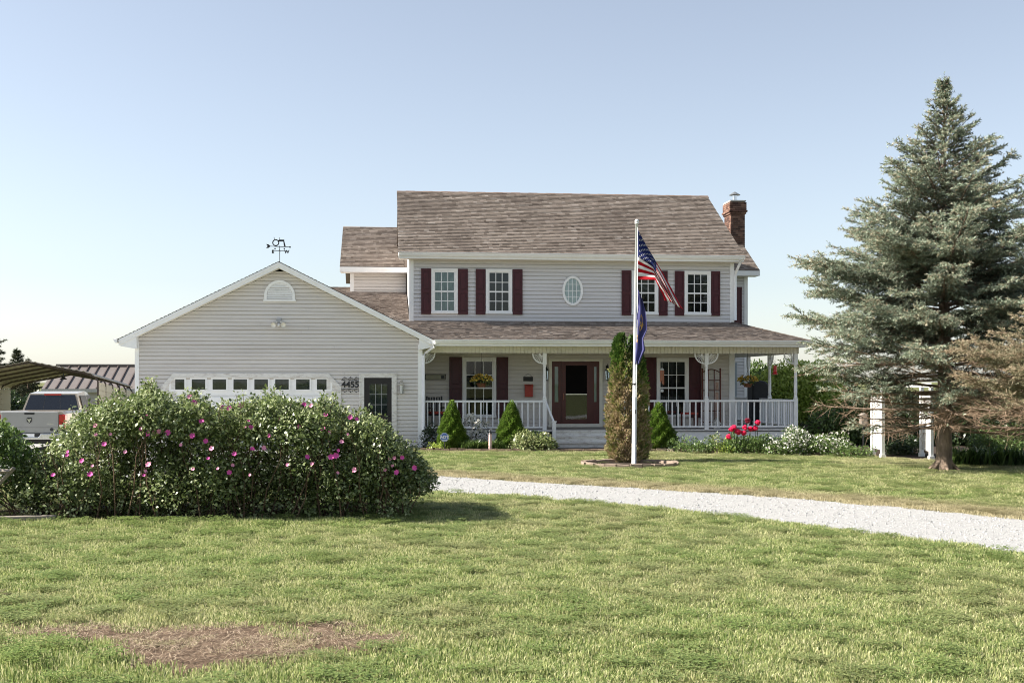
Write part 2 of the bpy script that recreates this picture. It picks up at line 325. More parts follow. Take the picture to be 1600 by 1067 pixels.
# --- lawn: tufts of real blades, instanced over the ground as one object
def tuft(name, nb, r, h, w):
    a = RNG.random(nb)*2*np.pi; rr = r*np.sqrt(RNG.random(nb)); b0 = np.stack([rr*np.cos(a), rr*np.sin(a), np.zeros(nb)-.004], 1)
    th = RNG.random(nb)*2*np.pi; lean = np.stack([np.cos(th), np.sin(th), np.zeros(nb)], 1)*(RNG.random(nb)[:, None]*.75+.1); hh = (h*(.45+.75*RNG.random(nb)))[:, None]
    s = np.stack([-np.sin(th+1.2), np.cos(th+1.2), np.zeros(nb)], 1)*w*.5; up = np.array([0, 0, 1.0])
    m1 = b0+(up*.6+lean*.35)*hh; tip = b0+(up*(1-.35*np.linalg.norm(lean, axis=1, keepdims=True))+lean)*hh
    v = np.stack([b0-s, b0+s, m1+s*.8, m1-s*.8, tip], 1).reshape(-1, 3); i = np.arange(nb)[:, None]*5
    f = np.concatenate([i+np.array([[0, 1, 2]]), i+np.array([[0, 2, 3]]), i+np.array([[3, 2, 4]])], 0)
    o = npmesh(name, v, f, M['grass'], tint=np.repeat(RNG.random(nb), 5)); COL.objects.unlink(o); return o
def grass_mat():
    m, n, l, b = new_mat('lawn grass'); b.inputs['Roughness'].default_value = .5; b.inputs['Specular IOR Level'].default_value = .3
    a = n.new('ShaderNodeAttribute'); a.attribute_name = 'tint'
    d = n.new('ShaderNodeAttribute'); d.attribute_name = 'dry'; d.attribute_type = 'INSTANCER'
    r = n.new('ShaderNodeValToRGB'); l.new(a.outputs['Fac'], r.inputs[0])
    for _ in range(2): r.color_ramp.elements.new(.5)
    for e, (p, c) in zip(r.color_ramp.elements, [(0, (.05, .085, .025)), (.28, (.19, .27, .078)), (.7, (.43, .465, .18)), (1, (.74, .69, .42))]): e.position = p; e.color = (*c, 1)
    r2 = n.new('ShaderNodeValToRGB'); l.new(a.outputs['Fac'], r2.inputs[0])
    for e, (p, c) in zip(r2.color_ramp.elements, [(0, (.22, .20, .10)), (1, (.68, .585, .39))]): e.position = p; e.color = (*c, 1)
    mx = n.new('ShaderNodeMix'); mx.data_type = 'RGBA'; l.new(d.outputs['Fac'], mx.inputs[0]); l.new(r.outputs[0], mx.inputs[6]); l.new(r2.outputs[0], mx.inputs[7])
    l.new(mx.outputs[2], b.inputs['Base Color']); tr = n.new('ShaderNodeBsdfTranslucent'); l.new(mx.outputs[2], tr.inputs[0]); ms = n.new('ShaderNodeMixShader'); ms.inputs[0].default_value = .4
    l.new(b.outputs[0], ms.inputs[1]); l.new(tr.outputs[0], ms.inputs[2]); l.new(ms.outputs[0], n['Material Output'].inputs[0]); return m
M['grass'] = grass_mat()
def scatter(name, pos, var, rot, scl, dry, protos, m, kind='stuff'):
    me = bpy.data.meshes.new(name); me.vertices.add(len(pos)); me.vertices.foreach_set('co', np.asarray(pos, np.float32).ravel())
    for nm, ty, val in (('var', 'INT', var.astype(np.int32)), ('dry', 'FLOAT', dry.astype(np.float32))):
        a = me.attributes.new(nm, ty, 'POINT'); a.data.foreach_set('value', val)
    for nm, val in (('rotv', rot), ('sclv', scl)):
        a = me.attributes.new(nm, 'FLOAT_VECTOR', 'POINT'); a.data.foreach_set('vector', np.asarray(val, np.float32).ravel())
    me.materials.append(m); o = link(name, me)
    pc = bpy.data.collections.new(name+'_kinds')
    for p in protos: pc.objects.link(p)
    ng = bpy.data.node_groups.new(name, 'GeometryNodeTree'); ng.interface.new_socket('Geometry', in_out='INPUT', socket_type='NodeSocketGeometry'); ng.interface.new_socket('Geometry', in_out='OUTPUT', socket_type='NodeSocketGeometry')
    n, l = ng.nodes, ng.links; gi = n.new('NodeGroupInput'); go = n.new('NodeGroupOutput'); ip = n.new('GeometryNodeInstanceOnPoints'); ci = n.new('GeometryNodeCollectionInfo')
    ci.inputs[0].default_value = pc; ci.inputs[1].default_value = True; ci.inputs[2].default_value = True; ip.inputs['Pick Instance'].default_value = True
    def na(nm, ty):
        q = n.new('GeometryNodeInputNamedAttribute'); q.data_type = ty; q.inputs[0].default_value = nm; return [s for s in q.outputs if s.enabled][0]
    e2r = n.new('FunctionNodeEulerToRotation'); l.new(na('rotv', 'FLOAT_VECTOR'), e2r.inputs[0])
    l.new(gi.outputs[0], ip.inputs['Points']); l.new(ci.outputs[0], ip.inputs['Instance']); l.new(na('var', 'INT'), ip.inputs['Instance Index']); l.new(e2r.outputs[0], ip.inputs['Rotation']); l.new(na('sclv', 'FLOAT_VECTOR'), ip.inputs['Scale'])
    l.new(ip.outputs[0], go.inputs[0]); md = o.modifiers.new('scatter', 'NODES'); md.node_group = ng; o['kind'] = kind; return o
def clover():
    n = 130; a = RNG.random(n)*6.28; q = .16*np.sqrt(RNG.random(n)); c = np.stack([q*np.cos(a), q*np.sin(a), .025+.03*RNG.random(n)], 1); c = np.repeat(c, 3, 0); th = np.repeat(RNG.random(n)*6.28, 3)+np.tile([0, 2.1, 4.2], n)
    v, f = leaves_geo(c, np.stack([np.cos(th), np.sin(th), np.full(3*n, .15)], 1), np.tile([0, 0, 1.0], (3*n, 1)), np.full(3*n, .016), .9); o = npmesh('clover', v, f, M['grass'], tint=np.repeat(.1+.35*RNG.random(3*n), 4)); COL.objects.unlink(o); return o
tufts = [tuft('tuft', 230, .19, .042, .0070) for _ in range(5)]+[clover()]+[tuft('tuft', 95, .17, .065, .0065)]
def lawn_points(step, t0, t1):
    lat, t = np.meshgrid(np.arange(-32, 32, step), np.arange(t0, t1, step)); lat = (lat+RNG.uniform(-.5, .5, lat.shape)*step).ravel(); t = (t+RNG.uniform(-.5, .5, t.shape)*step).ravel()
    k = (np.abs(lat) < t*.47+2.5); lat, t = lat[k], t[k]; return CA*lat+SA*t, -SA*lat+CA*t, t, lat
X1, Y1, T1, L1 = lawn_points(.155, 5.5, 19); X2, Y2, T2, L2 = lawn_points(.2, 19, 46)
gxp, gyp, gtt, glat = [np.concatenate(q) for q in ((X1, X2), (Y1, Y2), (T1, T2), (L1, L2))]
keep = ~inside(drive, gxp, gyp) & ~inside(bed, gxp, gyp) & ~inside(ring, gxp, gyp) & ~((gyp > 34.4) & (gxp > -7.3) & (gxp < 14)) & ~(inside(hedge_bed, gxp, gyp) & (RNG.random(len(gxp)) < .8))
inb = inside(patch, gxp+.9*(vnoise(gxp, gyp, .3, 31)-.5), gyp+.75*(vnoise(gxp, gyp, .25, 32)-.5)) | inside(bare2, gxp, gyp)
near_b = dist_line(patch+[patch[0]], gxp, gyp) < .22
keep &= ~(inb & (RNG.random(len(gxp)) < np.where(vnoise(gxp, gyp, .2, 33) > .6, .45, .97))) & ~(near_b & ~inb & (RNG.random(len(gxp)) < .45))
gxp, gyp, gtt, glat, inb = gxp[keep], gyp[keep], gtt[keep], glat[keep], inb[keep]
topline = [(p.x, p.y) for p in tops]+[(11.2, 12.9)]; botline = left_bot[:2][::-1]+[(p.x, p.y) for p in bots]
dt = dist_line(topline, gxp, gyp); db = dist_line(botline, gxp, gyp)
n1 = vnoise(gxp, gyp, 1.6, 1)*.35+vnoise(gxp, gyp, .5, 2)*.3+vnoise(gxp, gyp, .2, 7)*.35; n2 = vnoise(gxp, gyp, 4.5, 3)
dry = np.clip((n1-.45)*1.1+(n2-.5)*.5+.25, 0, 1)*.85
dry = np.maximum(dry, np.clip(1.75-dt/.95+(n1-.5), 0, 1)*(gyp > 12)*.95)
dry = np.where((gyp < 27) & (db < .7), dry*.35, dry)
dry = np.maximum(dry, np.clip(1.2-dist_line(bed_front, gxp, gyp)/.7+(n1-.5), 0, 1)*.8)
lush = np.exp(-(((glat+3.35)/1.0)**2+((gtt-8.0)/.75)**2)); lush = np.where(inb, 0, lush)
lush2 = (np.exp(-((dist_line([tuple(pt(p, t).xy) for p, t in ((-60, 16.0), (300, 16.0), (560, 16.5), (640, 17.2))], gxp, gyp))/.3)**2))*.7
dry = dry*(1-np.clip(lush*1.6, 0, 1))*(1-.8*lush2); dry = np.where(inb, .9, dry)
hsc = .95+.2*vnoise(gxp, gyp, .9, 5)+lush*1.5+lush2*1.6+RNG.random(len(gxp))*.25; hsc = np.where(inb, .5, hsc)
hsc *= np.where((dt < .35) | (db < .3), 1.25, 1)
gz = zg(gxp, gyp); far = np.clip((gtt-16)/16, 0, 1)
gvar = np.where(RNG.random(len(gxp)) < .2, 5, RNG.integers(0, 5, len(gxp))); cl_ = (vnoise(gxp, gyp, .3, 51) > .95) & (RNG.random(len(gxp)) < .3); gvar = np.where(cl_, 6, gvar)
scatter('lawn_grass', np.stack([gxp, gyp, gz], 1), gvar, np.stack([RNG.normal(0, .06, len(gxp)), RNG.normal(0, .06, len(gxp)), RNG.random(len(gxp))*6.28], 1),
        np.stack([1+far*.25, 1+far*.25, hsc], 1), dry, tufts, M['grass'])
# --- loose straw in the bare patch
k = 13000; px_ = RNG.uniform(-3.2, .4, k); py_ = RNG.uniform(7.9, 10.0, k); s_ = inside(patch, px_+.9*(vnoise(px_, py_, .3, 31)-.5), py_+.75*(vnoise(px_, py_, .25, 32)-.5)) | inside(bare2, px_, py_); px_, py_ = px_[s_], py_[s_]; k = len(px_)
a_ = RNG.random(k)*6.28; A_ = np.stack([np.cos(a_), np.sin(a_), RNG.normal(.06, .12, k)], 1)
M['straw'] = tint_mat('dead straw', [(0, (.10, .065, .045)), (.5, (.27, .20, .14)), (1, (.46, .37, .27))], .8, .15)
leaf_obj('straw', np.stack([px_, py_, .018+RNG.random(k)*.02], 1), A_, np.tile([0, 0, 1.0], (k, 1)), RNG.uniform(.04, .12, k), M['straw'], None, wr=.05, kind='stuff')
# --- loose stones on the drive
M['stone'] = tint_mat('limestone chips', [(0, (.18, .175, .17)), (.05, (.33, .325, .317)), (.5, (.395, .39, .38)), (1, (.48, .475, .465))], .85, .25, attr='dry', atype='INSTANCER')
def stone(i):
    b = bmesh.new(); bmesh.ops.create_icosphere(b, subdivisions=1, radius=1)
    for v in b.verts: v.co *= random.uniform(.7, 1.15); v.co.z *= .7
    me = bpy.data.meshes.new('stone'); b.to_mesh(me); b.free(); me.materials.append(M['stone']); o = bpy.data.objects.new('stone', me); return o
k = 110000; sx = RNG.uniform(-12, 12, k); sy = RNG.uniform(9, 38, k); e_ = .12*(RNG.random(k)-.5)
s_ = inside(drive, sx+e_, sy+e_) & (np.abs(CA*sx-SA*sy) < (SA*sx+CA*sy)*.47+1.5) & ((sy < 27) | (RNG.random(k) < .4)); sx, sy = sx[s_], sy[s_]; k = len(sx)
ssz = np.clip(RNG.lognormal(-4.6, .36, k), .005, .028)
scatter('loose_gravel', np.stack([sx, sy, zg(sx, sy)+.008], 1), RNG.integers(0, 4, k), RNG.random((k, 3))*6.28, np.stack([ssz, ssz, ssz*.8], 1), RNG.random(k), [stone(i) for i in range(4)], M['stone'])

# ------------------------------------------------------------------ the house
house = thing('house', 'two storey house with grey siding, maroon shutters, gabled garage and white railed porch', 'house', (5, 36, 0))
GY, MY, PY, WY = 34.6, 37.1, 34.9, 42.6                          # planes of garage front, main front, porch posts, rear wing front
GX0, GX1, GPX, GPZ, GSL = -6.99, .97, -3.03, 5.30, .5           # garage walls, ridge
MX0, MX1 = .73, 10.95; EZ, RZ, EY, RY = 5.86, 8.42, 36.68, 41.1  # main block eave and ridge
def wall(name, parent, x0f, x1f, z0, z1, Y, m, exp_, cuts=()):
    """lap siding: one board object per course, each board leaning out to a proud bottom lip"""
    zs = z0; back = MB(); N = 96
    prof = [(x0f(z0+(z1-z0)*i/N), z0+(z1-z0)*i/N) for i in range(N+1)]+[(x1f(z0+(z1-z0)*i/N), z0+(z1-z0)*i/N) for i in range(N, -1, -1)]
    back.prism([(x, Y+.02, z) for x, z in prof], (0, 0, 0), (0, .12, 0)); w = back.build(name, m, parent)
    while zs < z1-.02:
        ze = min(zs+exp_, z1); a0, a1, b0, b1 = x0f(zs), x1f(zs), x0f(ze), x1f(ze)
        if a1-a0 > .05:
            b1 = max(b1, b0+.01); segs = [(a0, a1, b0, b1)]
            for cx0, cx1, cz0, cz1 in cuts:
                if zs < cz1 and ze > cz0:
                    ns = []
                    for s in segs:
                        if cx0 > s[0] and cx1 < s[1]: ns += [(s[0], cx0, s[2], cx0), (cx1, s[1], cx1, s[3])]
                        else: ns.append(s)
                    segs = ns
            long_ = []
            for s in segs:
                if s[1]-s[0] > 4.2:
                    c_ = random.uniform(s[0]+1.4, s[1]-1.4); c_ = min(max(c_, s[2]+.3), s[3]-.3); long_ += [(s[0], c_-.002, s[2], c_-.002), (c_+.002, s[1], c_+.002, s[3])]
                else: long_.append(s)
            for q0, q1, r0, r1 in long_:
                lip, gap = .024+random.uniform(-.003, .003), .017; b = MB()
                b.add([(q0, Y-lip, zs+gap), (q1, Y-lip, zs+gap), (r1, Y-.004, ze), (r0, Y-.004, ze), (q0, Y+.019, zs+gap), (q1, Y+.019, zs+gap), (r1, Y+.019, ze), (r0, Y+.019, ze)],
                      [(0, 1, 2, 3), (4, 5, 1, 0), (3, 2, 6, 7)])
                b.build('siding_board', m, w)
        zs += exp_
    return w
gz_at = lambda x: GPZ-.19-GSL*abs(x-GPX)
def g0(z): return max(GX0, GPX-(GPZ-.19-z)/GSL)
def g1(z): return min(GX1, GPX+(GPZ-.19-z)/GSL)
gd0, gd1, gdz = hx(262, GY), hx(524, GY), 1.98
sd0, sd1, sdz = hx(569, GY), hx(612, GY), 2.03
garage = wall('garage_wall', house, g0, g1, .06, 5.05, GY, M['siding'], .107, [(gd0+.05, gd1-.05, 0, gdz-.02), (sd0, sd1, 0, sdz)])
MB().box(GX0, GX1, GY+.15, 44, 0, 3.0).build('garage_body', M['siding'], house)
build_each(MB().box(GX0-.05, GX0+.06, GY-.03, GY+.06, 0, 3.05).box(GX1-.07, GX1+.06, GY-.03, GY+.06, 0, 2.98), 'corner_trim', M['white'], house)
MB().box(GX0, GX1, GY-.005, GY+.1, 0, .06).build('foundation', M['concrete'], house)
# --- shingled roofs: real tabs, lifted at the butt
def shingles(name, parent, org, udir, sdir_, rows, expo, xl, xr):
    org, udir, sd = np.array(org, float), np.array(udir, float), np.array(sdir_, float); sd /= np.linalg.norm(sd); nn = np.cross(udir, sd); nn *= np.sign(nn[2])
    V, F, T = [], [], []; o = 0
    for r in range(rows):
        s0, s1 = r*expo, (r+1)*expo+.01; x = xl(s0)-random.random()*.2; xe = xr(s0); base = random.gauss(0, .05)
        while x < xe-.01:
            w = random.choice((.08, .10, .12, .15, .18, .22)); x0, x1 = max(x, xl(s0)), min(x+w, xe); x += w
            if x1-x0 < .01: continue
            h = .016+random.random()*.010; x2, x3 = max(x0, xl(s1)), min(x1, xr(s1)); x3 = max(x2, x3)
            p = [org+udir*x0+sd*s0, org+udir*x1+sd*s0, org+udir*x1+sd*s0+nn*h, org+udir*x0+sd*s0+nn*h, org+udir*x3+sd*s1+nn*.003, org+udir*x2+sd*s1+nn*.003]
            V += p; F += [(o, o+1, o+2, o+3), (o+3, o+2, o+4, o+5)]; t = min(1, max(0, random.gauss(.48, .15)+base)); T += [t]*6; o += 6
    return npmesh(name, V, F, M['shingle'], parent, T, kind='stuff')
def roof_slab(mb, pts, th=.10):
    a = [Vector(p) for p in pts]; n = (a[1]-a[0]).cross(a[2]-a[0]).normalized(); n = n if n.z > 0 else -n
    mb.prism([p-n*.004 for p in a], (0, 0, 0), -n*th); return mb
# garage roof
RF = GY-.32; rs = MB(); HWR = 4.42
for s in (-1, 1): roof_slab(rs, [(GPX, RF+.02, GPZ), (GPX+s*HWR, RF+.02, GPZ-GSL*HWR), (GPX+s*HWR, 44.2, GPZ-GSL*HWR), (GPX, 44.2, GPZ)], .07)
groof = rs.build('garage_roof', M['shingle'], house)
cl = math.sqrt(1+GSL*GSL)
for s in (-1, 1):
    shingles('shingles', groof, (GPX+s*HWR, RF, GPZ-GSL*HWR), (0, 1, 0), (-s, 0, GSL), int(HWR*cl/.118)+1, .118, lambda q: 0, lambda q: 44.2-RF)
rk = MB()
for s in (-1, 1):
    e = GPX+s*(HWR-.03); ez = GPZ-GSL*(HWR-.03)
    rk.prism([(GPX, RF, GPZ-.02), (e, RF, ez-.02), (e, RF, ez-.17), (GPX, RF, GPZ-.17)], (0, 0, 0), (0, .03, 0))
    rk.prism([(GPX, RF-.02, GPZ-.01), (e, RF-.02, ez-.01), (e, RF-.02, ez-.085), (GPX, RF-.02, GPZ-.085)], (0, 0, 0), (0, .019, 0))
build_each(rk, 'rake_board', M['white'], house)
so = MB()
for s in (-1, 1):
    e = GPX+s*(HWR-.04); ez = GPZ-GSL*(HWR-.04); so.prism([(GPX, RF+.03, GPZ-.155), (e, RF+.03, ez-.155), (e, RF+.03, ez-.175), (GPX, RF+.03, GPZ-.175)], (0, 0, 0), (0, .30, 0))
build_each(so, 'soffit', M['cream'], house)
rt = MB()
for s in (-1, 1):
    w0 = GX0-.05 if s < 0 else GX1+.06; e = GPX+s*(HWR-.05); ez = GPZ-GSL*(HWR-.05)
    rt.prism([(w0-s*.1, RF+.032, GPZ-GSL*abs(w0-s*.1-GPX)-.17), (e, RF+.032, ez-.16), (e, RF+.032, ez-.20), (w0, RF+.032, ez-.27), (w0-s*.1, RF+.032, ez-.27)], (0, 0, 0), (0, .40, 0))
build_each(rt, 'eave_return', M['white'], house)
def gutter(x0, x1, y, z, along='x', y1=None):
    b = MB(); pr = [(0, 0), (0, -.10), (-.05, -.115), (-.085, -.06), (-.085, -.045), (-.11, -.02), (-.11, 0), (-.095, 0), (-.09, -.02), (-.02, -.02), (-.02, 0)]
    if along == 'x': b.prism([(0, y+a, z+c) for a, c in pr], (x0, 0, 0), (x1, 0, 0))
    else: s = 1 if along == 'y+' else -1; b.prism([(x0-s*a, 0, z+c) for a, c in pr], (0, y, 0), (0, y1, 0))
    return b.build('gutter', M['white'], house)
gutter(GPX-HWR, None, RF-.06, GPZ-GSL*HWR+.02, 'y-', 44)
# garage door with clipped top corners, panels and a row of panes
gdo = MB().box(gd0, gd1, GY+.01, GY+.05, .02, gdz).build('garage_door', M['white'], house)
px0s = [267+32.6*i for i in range(8)]
for i, a in enumerate(px0s):
    xa, xb = hx(a, GY), hx(a+21.3, GY); za, zb = hz(a, 608.5, GY), hz(a, 592.5, GY)
    MB().box(xa+.004, xb-.004, GY-.002, GY+.004, za+.004, zb-.004).build('pane', M['glass'], gdo)
    MB().box(xa, xb, GY+.005, GY+.009, za, zb).build('pane_backing', M['roomgrey'], gdo)
    f = MB(); e = .045
    f.box(xa-e, xb+e, GY-.022, GY+.0095, zb, zb+e).box(xa-e, xb+e, GY-.022, GY+.0095, za-e, za).box(xa-e, xa, GY-.0215, GY+.0095, za, zb).box(xb, xb+e, GY-.0215, GY+.0095, za, zb).build('pane_frame', M['white'], gdo)
for r in range(3):
    for c in range(8):
        w = (gd1-gd0)/8; xa = gd0+w*c+.06; MB().box(xa, xa+w-.12, GY-.006, GY+.0095, .1+r*.5, .1+r*.5+.38).build('door_panel', M['white'], gdo, bevel=.008)
for z in (.52, 1.02, 1.52): MB().box(gd0, gd1, GY+.002, GY+.0105, z-.005, z+.005).build('section_joint', M['greysiding'], gdo)
fr = MB(); c0, c1, cz = hx(252, GY), hx(533, GY), gdz; tz = hz(390, 583, GY); iz = hz(390, 590, GY); kx0, kx1 = hx(271, GY), hx(513, GY); cb = hz(533, 604, GY)
outer = [(c0, .06), (c0, cb), (kx0, tz), (kx1, tz), (c1, cb), (c1, .06)]; w = .12
inner = [(c0+w, .06), (c0+w, cb-.05), (kx0+.05, tz-w), (kx1-.05, tz-w), (c1-w, cb-.05), (c1-w, .06)]
for (o0, o1, i0, i1) in zip(outer, outer[1:], inner, inner[1:]):
    fr.prism([(o0[0], GY-.05, o0[1]), (o1[0], GY-.05, o1[1]), (i1[0], GY-.05, i1[1]), (i0[0], GY-.05, i0[1])], (0, 0, 0), (0, .058, 0))
for sgn, xa, xk in ((1, c0, kx0), (-1, c1, kx1)): fr.prism([(xa+sgn*w, GY-.02, cb-.05), (xk+sgn*.05, GY-.02, tz-w), (xk+sgn*.05, GY-.02, cb-.42), (xa+sgn*w, GY-.02, cb-.42)], (0, 0, 0), (0, .012, 0))
fr.build('garage_door_frame', M['worn'], house)
# half round louvred vent
vx, vz, vr = hx(437, GY), hz(437, 468.5, GY), .435
ve = MB(); K = 20
arc = [(vx+vr*math.cos(math.pi*i/K), vz+.1+(vr+.02)*math.sin(math.pi*i/K)) for i in range(K+1)]; ari = [(vx+(vr-.075)*math.cos(math.pi*i/K), vz+.1+(vr-.055)*math.sin(math.pi*i/K)) for i in range(K+1)]
for i in range(K): ve.prism([(arc[i][0], GY-.05, arc[i][1]), (arc[i+1][0], GY-.05, arc[i+1][1]), (ari[i+1][0], GY-.05, ari[i+1][1]), (ari[i][0], GY-.05, ari[i][1])], (0, 0, 0), (0, .06, 0))
ve.box(vx-vr, vx-vr+.075, GY-.05, GY+.01, vz, vz+.1).box(vx+vr-.075, vx+vr, GY-.05, GY+.01, vz, vz+.1).box(vx-vr-.02, vx+vr+.02, GY-.06, GY+.01, vz-.045, vz)
vent = ve.build('gable_vent', M['white'], house)
for i in range(7):
    z = vz+.025+i*.065; hw = (vr-.075) if z < vz+.1 else math.sqrt(max(.0, (vr-.06)**2-(z-vz-.1)**2))-.03
    if hw > .06: MB().prism([(vx-hw, GY-.035, z), (vx-hw, GY-.012, z+.05), (vx-hw, GY-.012, z+.062), (vx-hw, GY-.035, z+.014)], (0, 0, 0), (2*hw, 0, 0)).build('louvre', M['white'], vent)
# side door of the garage
dr = MB(); dr.box(sd0, sd1, GY+.0, GY+.05, .1, sdz); sdo = dr.build('garage_side_door', M['darkdoor'], house)
gx0, gx1, gz0, gz1 = hx(577.5, GY), hx(605, GY), hz(590, 648, GY), hz(590, 600, GY)
MB().box(gx0, gx1, GY-.012, GY-.006, gz0, gz1).build('pane', M['glass'], sdo); MB().box(gx0, gx1, GY-.005, GY-.002, gz0, gz1).build('pane_backing', M['roomgrey'], sdo)
mu = MB()
for i in (1, 2): x = gx0+(gx1-gx0)*i/3; mu.box(x-.006, x+.006, GY-.017, GY-.0125, gz0, gz1)
for i in (1, 2): z = gz0+(gz1-gz0)*i/3; mu.box(gx0, gx1, GY-.0165, GY-.0122, z-.006, z+.006)
mu.build('muntin', M['greysiding'], sdo); MB().ball((sd1-.07, GY-.05, .95), .03).build('handle', M['black'], sdo, smooth=True)
b = MB().box(sd0-.14, sd0, GY-.045, GY+.02, .06, sdz+.13).box(sd1, sd1+.14, GY-.045, GY+.02, .06, sdz+.13).box(sd0, sd1, GY-.044, GY+.02, sdz, sdz+.13)
b.box(sd0-.14, sd0-.10, GY-.062, GY-.0455, .06, sdz+.1).box(sd1+.10, sd1+.14, GY-.062, GY-.0455, .06, sdz+.1).box(sd0-.14, sd1+.14, GY-.0625, GY-.046, sdz+.1, sdz+.135); b.build('side_door_frame', M['worn'], house)

# --- main block
UW = ((674, 715), (759, 800), (986.5, 1028), (1069, 1110)); uz0, uz1, pwz = 4.02, 5.41, 2.66
cut_up = [(hx(a, MY)+.04, hx(b_, MY)-.04, uz0+.03, uz1-.03) for a, b_ in UW]+[(hx(894.5, MY)-.22, hx(894.5, MY)+.22, hz(894.5, 454.5, MY)-.33, hz(894.5, 454.5, MY)+.33)]
cut_lo = [(hx(722.5, MY)+.04, hx(775, MY)-.04, .83, pwz-.03), (hx(1025.5, MY)+.04, hx(1075.5, MY)-.04, .83, pwz-.03), (hx(857, MY)+.05, hx(941, MY)-.05, .5, 2.58)]
upper = wall('upper_wall', house, lambda z: MX0+.09, lambda z: MX1-.09, 3.55, 5.72, MY, M['siding2'], .118, cut_up)
lower = wall('porch_wall', house, lambda z: GX1, lambda z: MX1-.09, .5, 3.0, MY, M['siding'], .118, cut_lo)
MB().box(MX0, MX1, MY+.15, 45, 0, 5.75).prism([(MX0, MY, 5.75), (MX0, 45, 5.75), (MX0, RY, RZ-.25)], (0, 0, 0), (MX1-MX0, 0, 0)).build('main_body', M['siding2'], house)
build_each(MB().box(MX0-.04, MX0+.10, MY-.03, MY+.14, 3.4, 5.74).box(MX1-.10, MX1+.03, MY-.03, MY+.14, 3.4, 5.74).box(MX1-.13, MX1+.05, MY-.04, MY+.14, .5, 2.98), 'corner_trim', M['white'], house)
mr = MB(); roof_slab(mr, [(.37, EY, EZ), (11.19, EY, EZ), (11.19, RY, RZ), (.37, RY, RZ)]); roof_slab(mr, [(.37, RY, RZ), (11.19, RY, RZ), (11.19, 45.5, EZ), (.37, 45.5, EZ)])
mroof = mr.build('main_roof', M['shingle'], house)
sl = math.hypot(RY-EY, RZ-EZ); shingles('shingles', mroof, (0, EY, EZ), (1, 0, 0), (0, RY-EY, RZ-EZ), int(sl/.118), .118, lambda s: .35, lambda s: 11.2)
cp = MB()
for i in range(36): cp.prism([(.35+i*.302, RY-.14, RZ-.075), (.35+i*.302, RY, RZ+.012+.006*(i % 2)), (.35+i*.302, RY+.14, RZ-.075)], (0, 0, 0), (.31, 0, 0))
cp.build('ridge_cap', mat('ridge shingles', (.16, .11, .085), .9, .3, 3, .15), mroof, kind='stuff')
b = MB(); ms_ = (RZ-EZ)/(RY-EY)
for x in (.36, 11.16): b.prism([(x, EY, EZ-.03), (x, RY, RZ-.03), (x, RY, RZ-.2), (x, EY+.02, EZ-.17)], (0, 0, 0), (.03, 0, 0))
b.box(.40, 11.16, EY+.0, EY+.03, EZ-.18, EZ-.03); build_each(b, 'fascia', M['white'], house)
build_each(MB().box(.40, 11.15, EY+.031, MY+.02, EZ-.185, EZ-.165), 'soffit', M['cream'], house)
gutter(.38, 11.2, EY, EZ+.0)
MB().tube([(11.05, EY-.05, EZ-.1), (11.05, EY-.02, EZ-.22), (11.0, MY-.12, EZ-.5), (11.0, MY-.09, EZ-.62), (11.0, MY-.09, 3.86)], .045, 8).build('downspout', M['white'], house, smooth=True)

def window(x0, x1, z0, z1, Y, cols, rows, inner, casing=.075, split=True, curtain=None):
    """casing proud of the siding, two sashes, each light a pane of its own"""
    f = MB(); c = casing
    f.box(x0, x0+c, Y-.06, Y+.02, z0+.05, z1).box(x1-c, x1, Y-.06, Y+.02, z0+.05, z1).box(x0+c, x1-c, Y-.0595, Y+.02, z1-c, z1).box(x0-.01, x1+.01, Y-.075, Y+.02, z0, z0+.06)
    w = f.build('window', M['white'], house); a0, a1, b0, b1 = x0+c, x1-c, z0+.06, z1-c; s = .038; zm = (b0+b1)/2
    q = MB(); q.box(a0, a0+s, Y-.04, Y+.018, b0, b1).box(a1-s, a1, Y-.04, Y+.018, b0, b1).box(a0+s, a1-s, Y-.0395, Y+.018, b0, b0+s).box(a0+s, a1-s, Y-.0395, Y+.018, b1-s, b1)
    if split: q.box(a0+s, a1-s, Y-.042, Y+.017, zm-.022, zm+.022)
    q.build('sash', M['white'], w)
    l0, l1, m0, m1 = a0+s, a1-s, b0+s, b1-s
    MB().box(l0, l1, Y-.0185, Y-.0175, m0, m1).build('curtain' if inner in ('curtain', 'sheer') else 'room_dark_sheet', M[inner], w)
    if curtain:
        for (u0, u1, v0, v1, mm) in curtain: MB().box(l0+(l1-l0)*u0, l0+(l1-l0)*u1, Y-.0212, Y-.0200, m0+(m1-m0)*v0, m0+(m1-m0)*v1).build('curtain', M[mm], w)
    mu = MB(); dx = (l1-l0)/cols; dz = (m1-m0)/rows
    for i in range(1, cols): mu.box(l0+dx*i-.011, l0+dx*i+.011, Y-.0335, Y-.0245, m0, m1)
    for j in range(1, rows):
        if split and rows % 2 == 0 and j == rows//2: continue
        mu.box(l0, l1, Y-.033, Y-.0248, m0+dz*j-.011, m0+dz*j+.011)
    mu.build('muntin', M['white'], w)
    for i in range(cols):
        for j in range(rows): MB().add([(l0+dx*i+.002, Y-.024, m0+dz*j+.002), (l0+dx*(i+1)-.002, Y-.024, m0+dz*j+.002), (l0+dx*(i+1)-.002, Y-.024, m0+dz*(j+1)-.002), (l0+dx*i+.002, Y-.024, m0+dz*(j+1)-.002)], [(0, 1, 2, 3)]).build('pane', M['glass'], w)
    return w
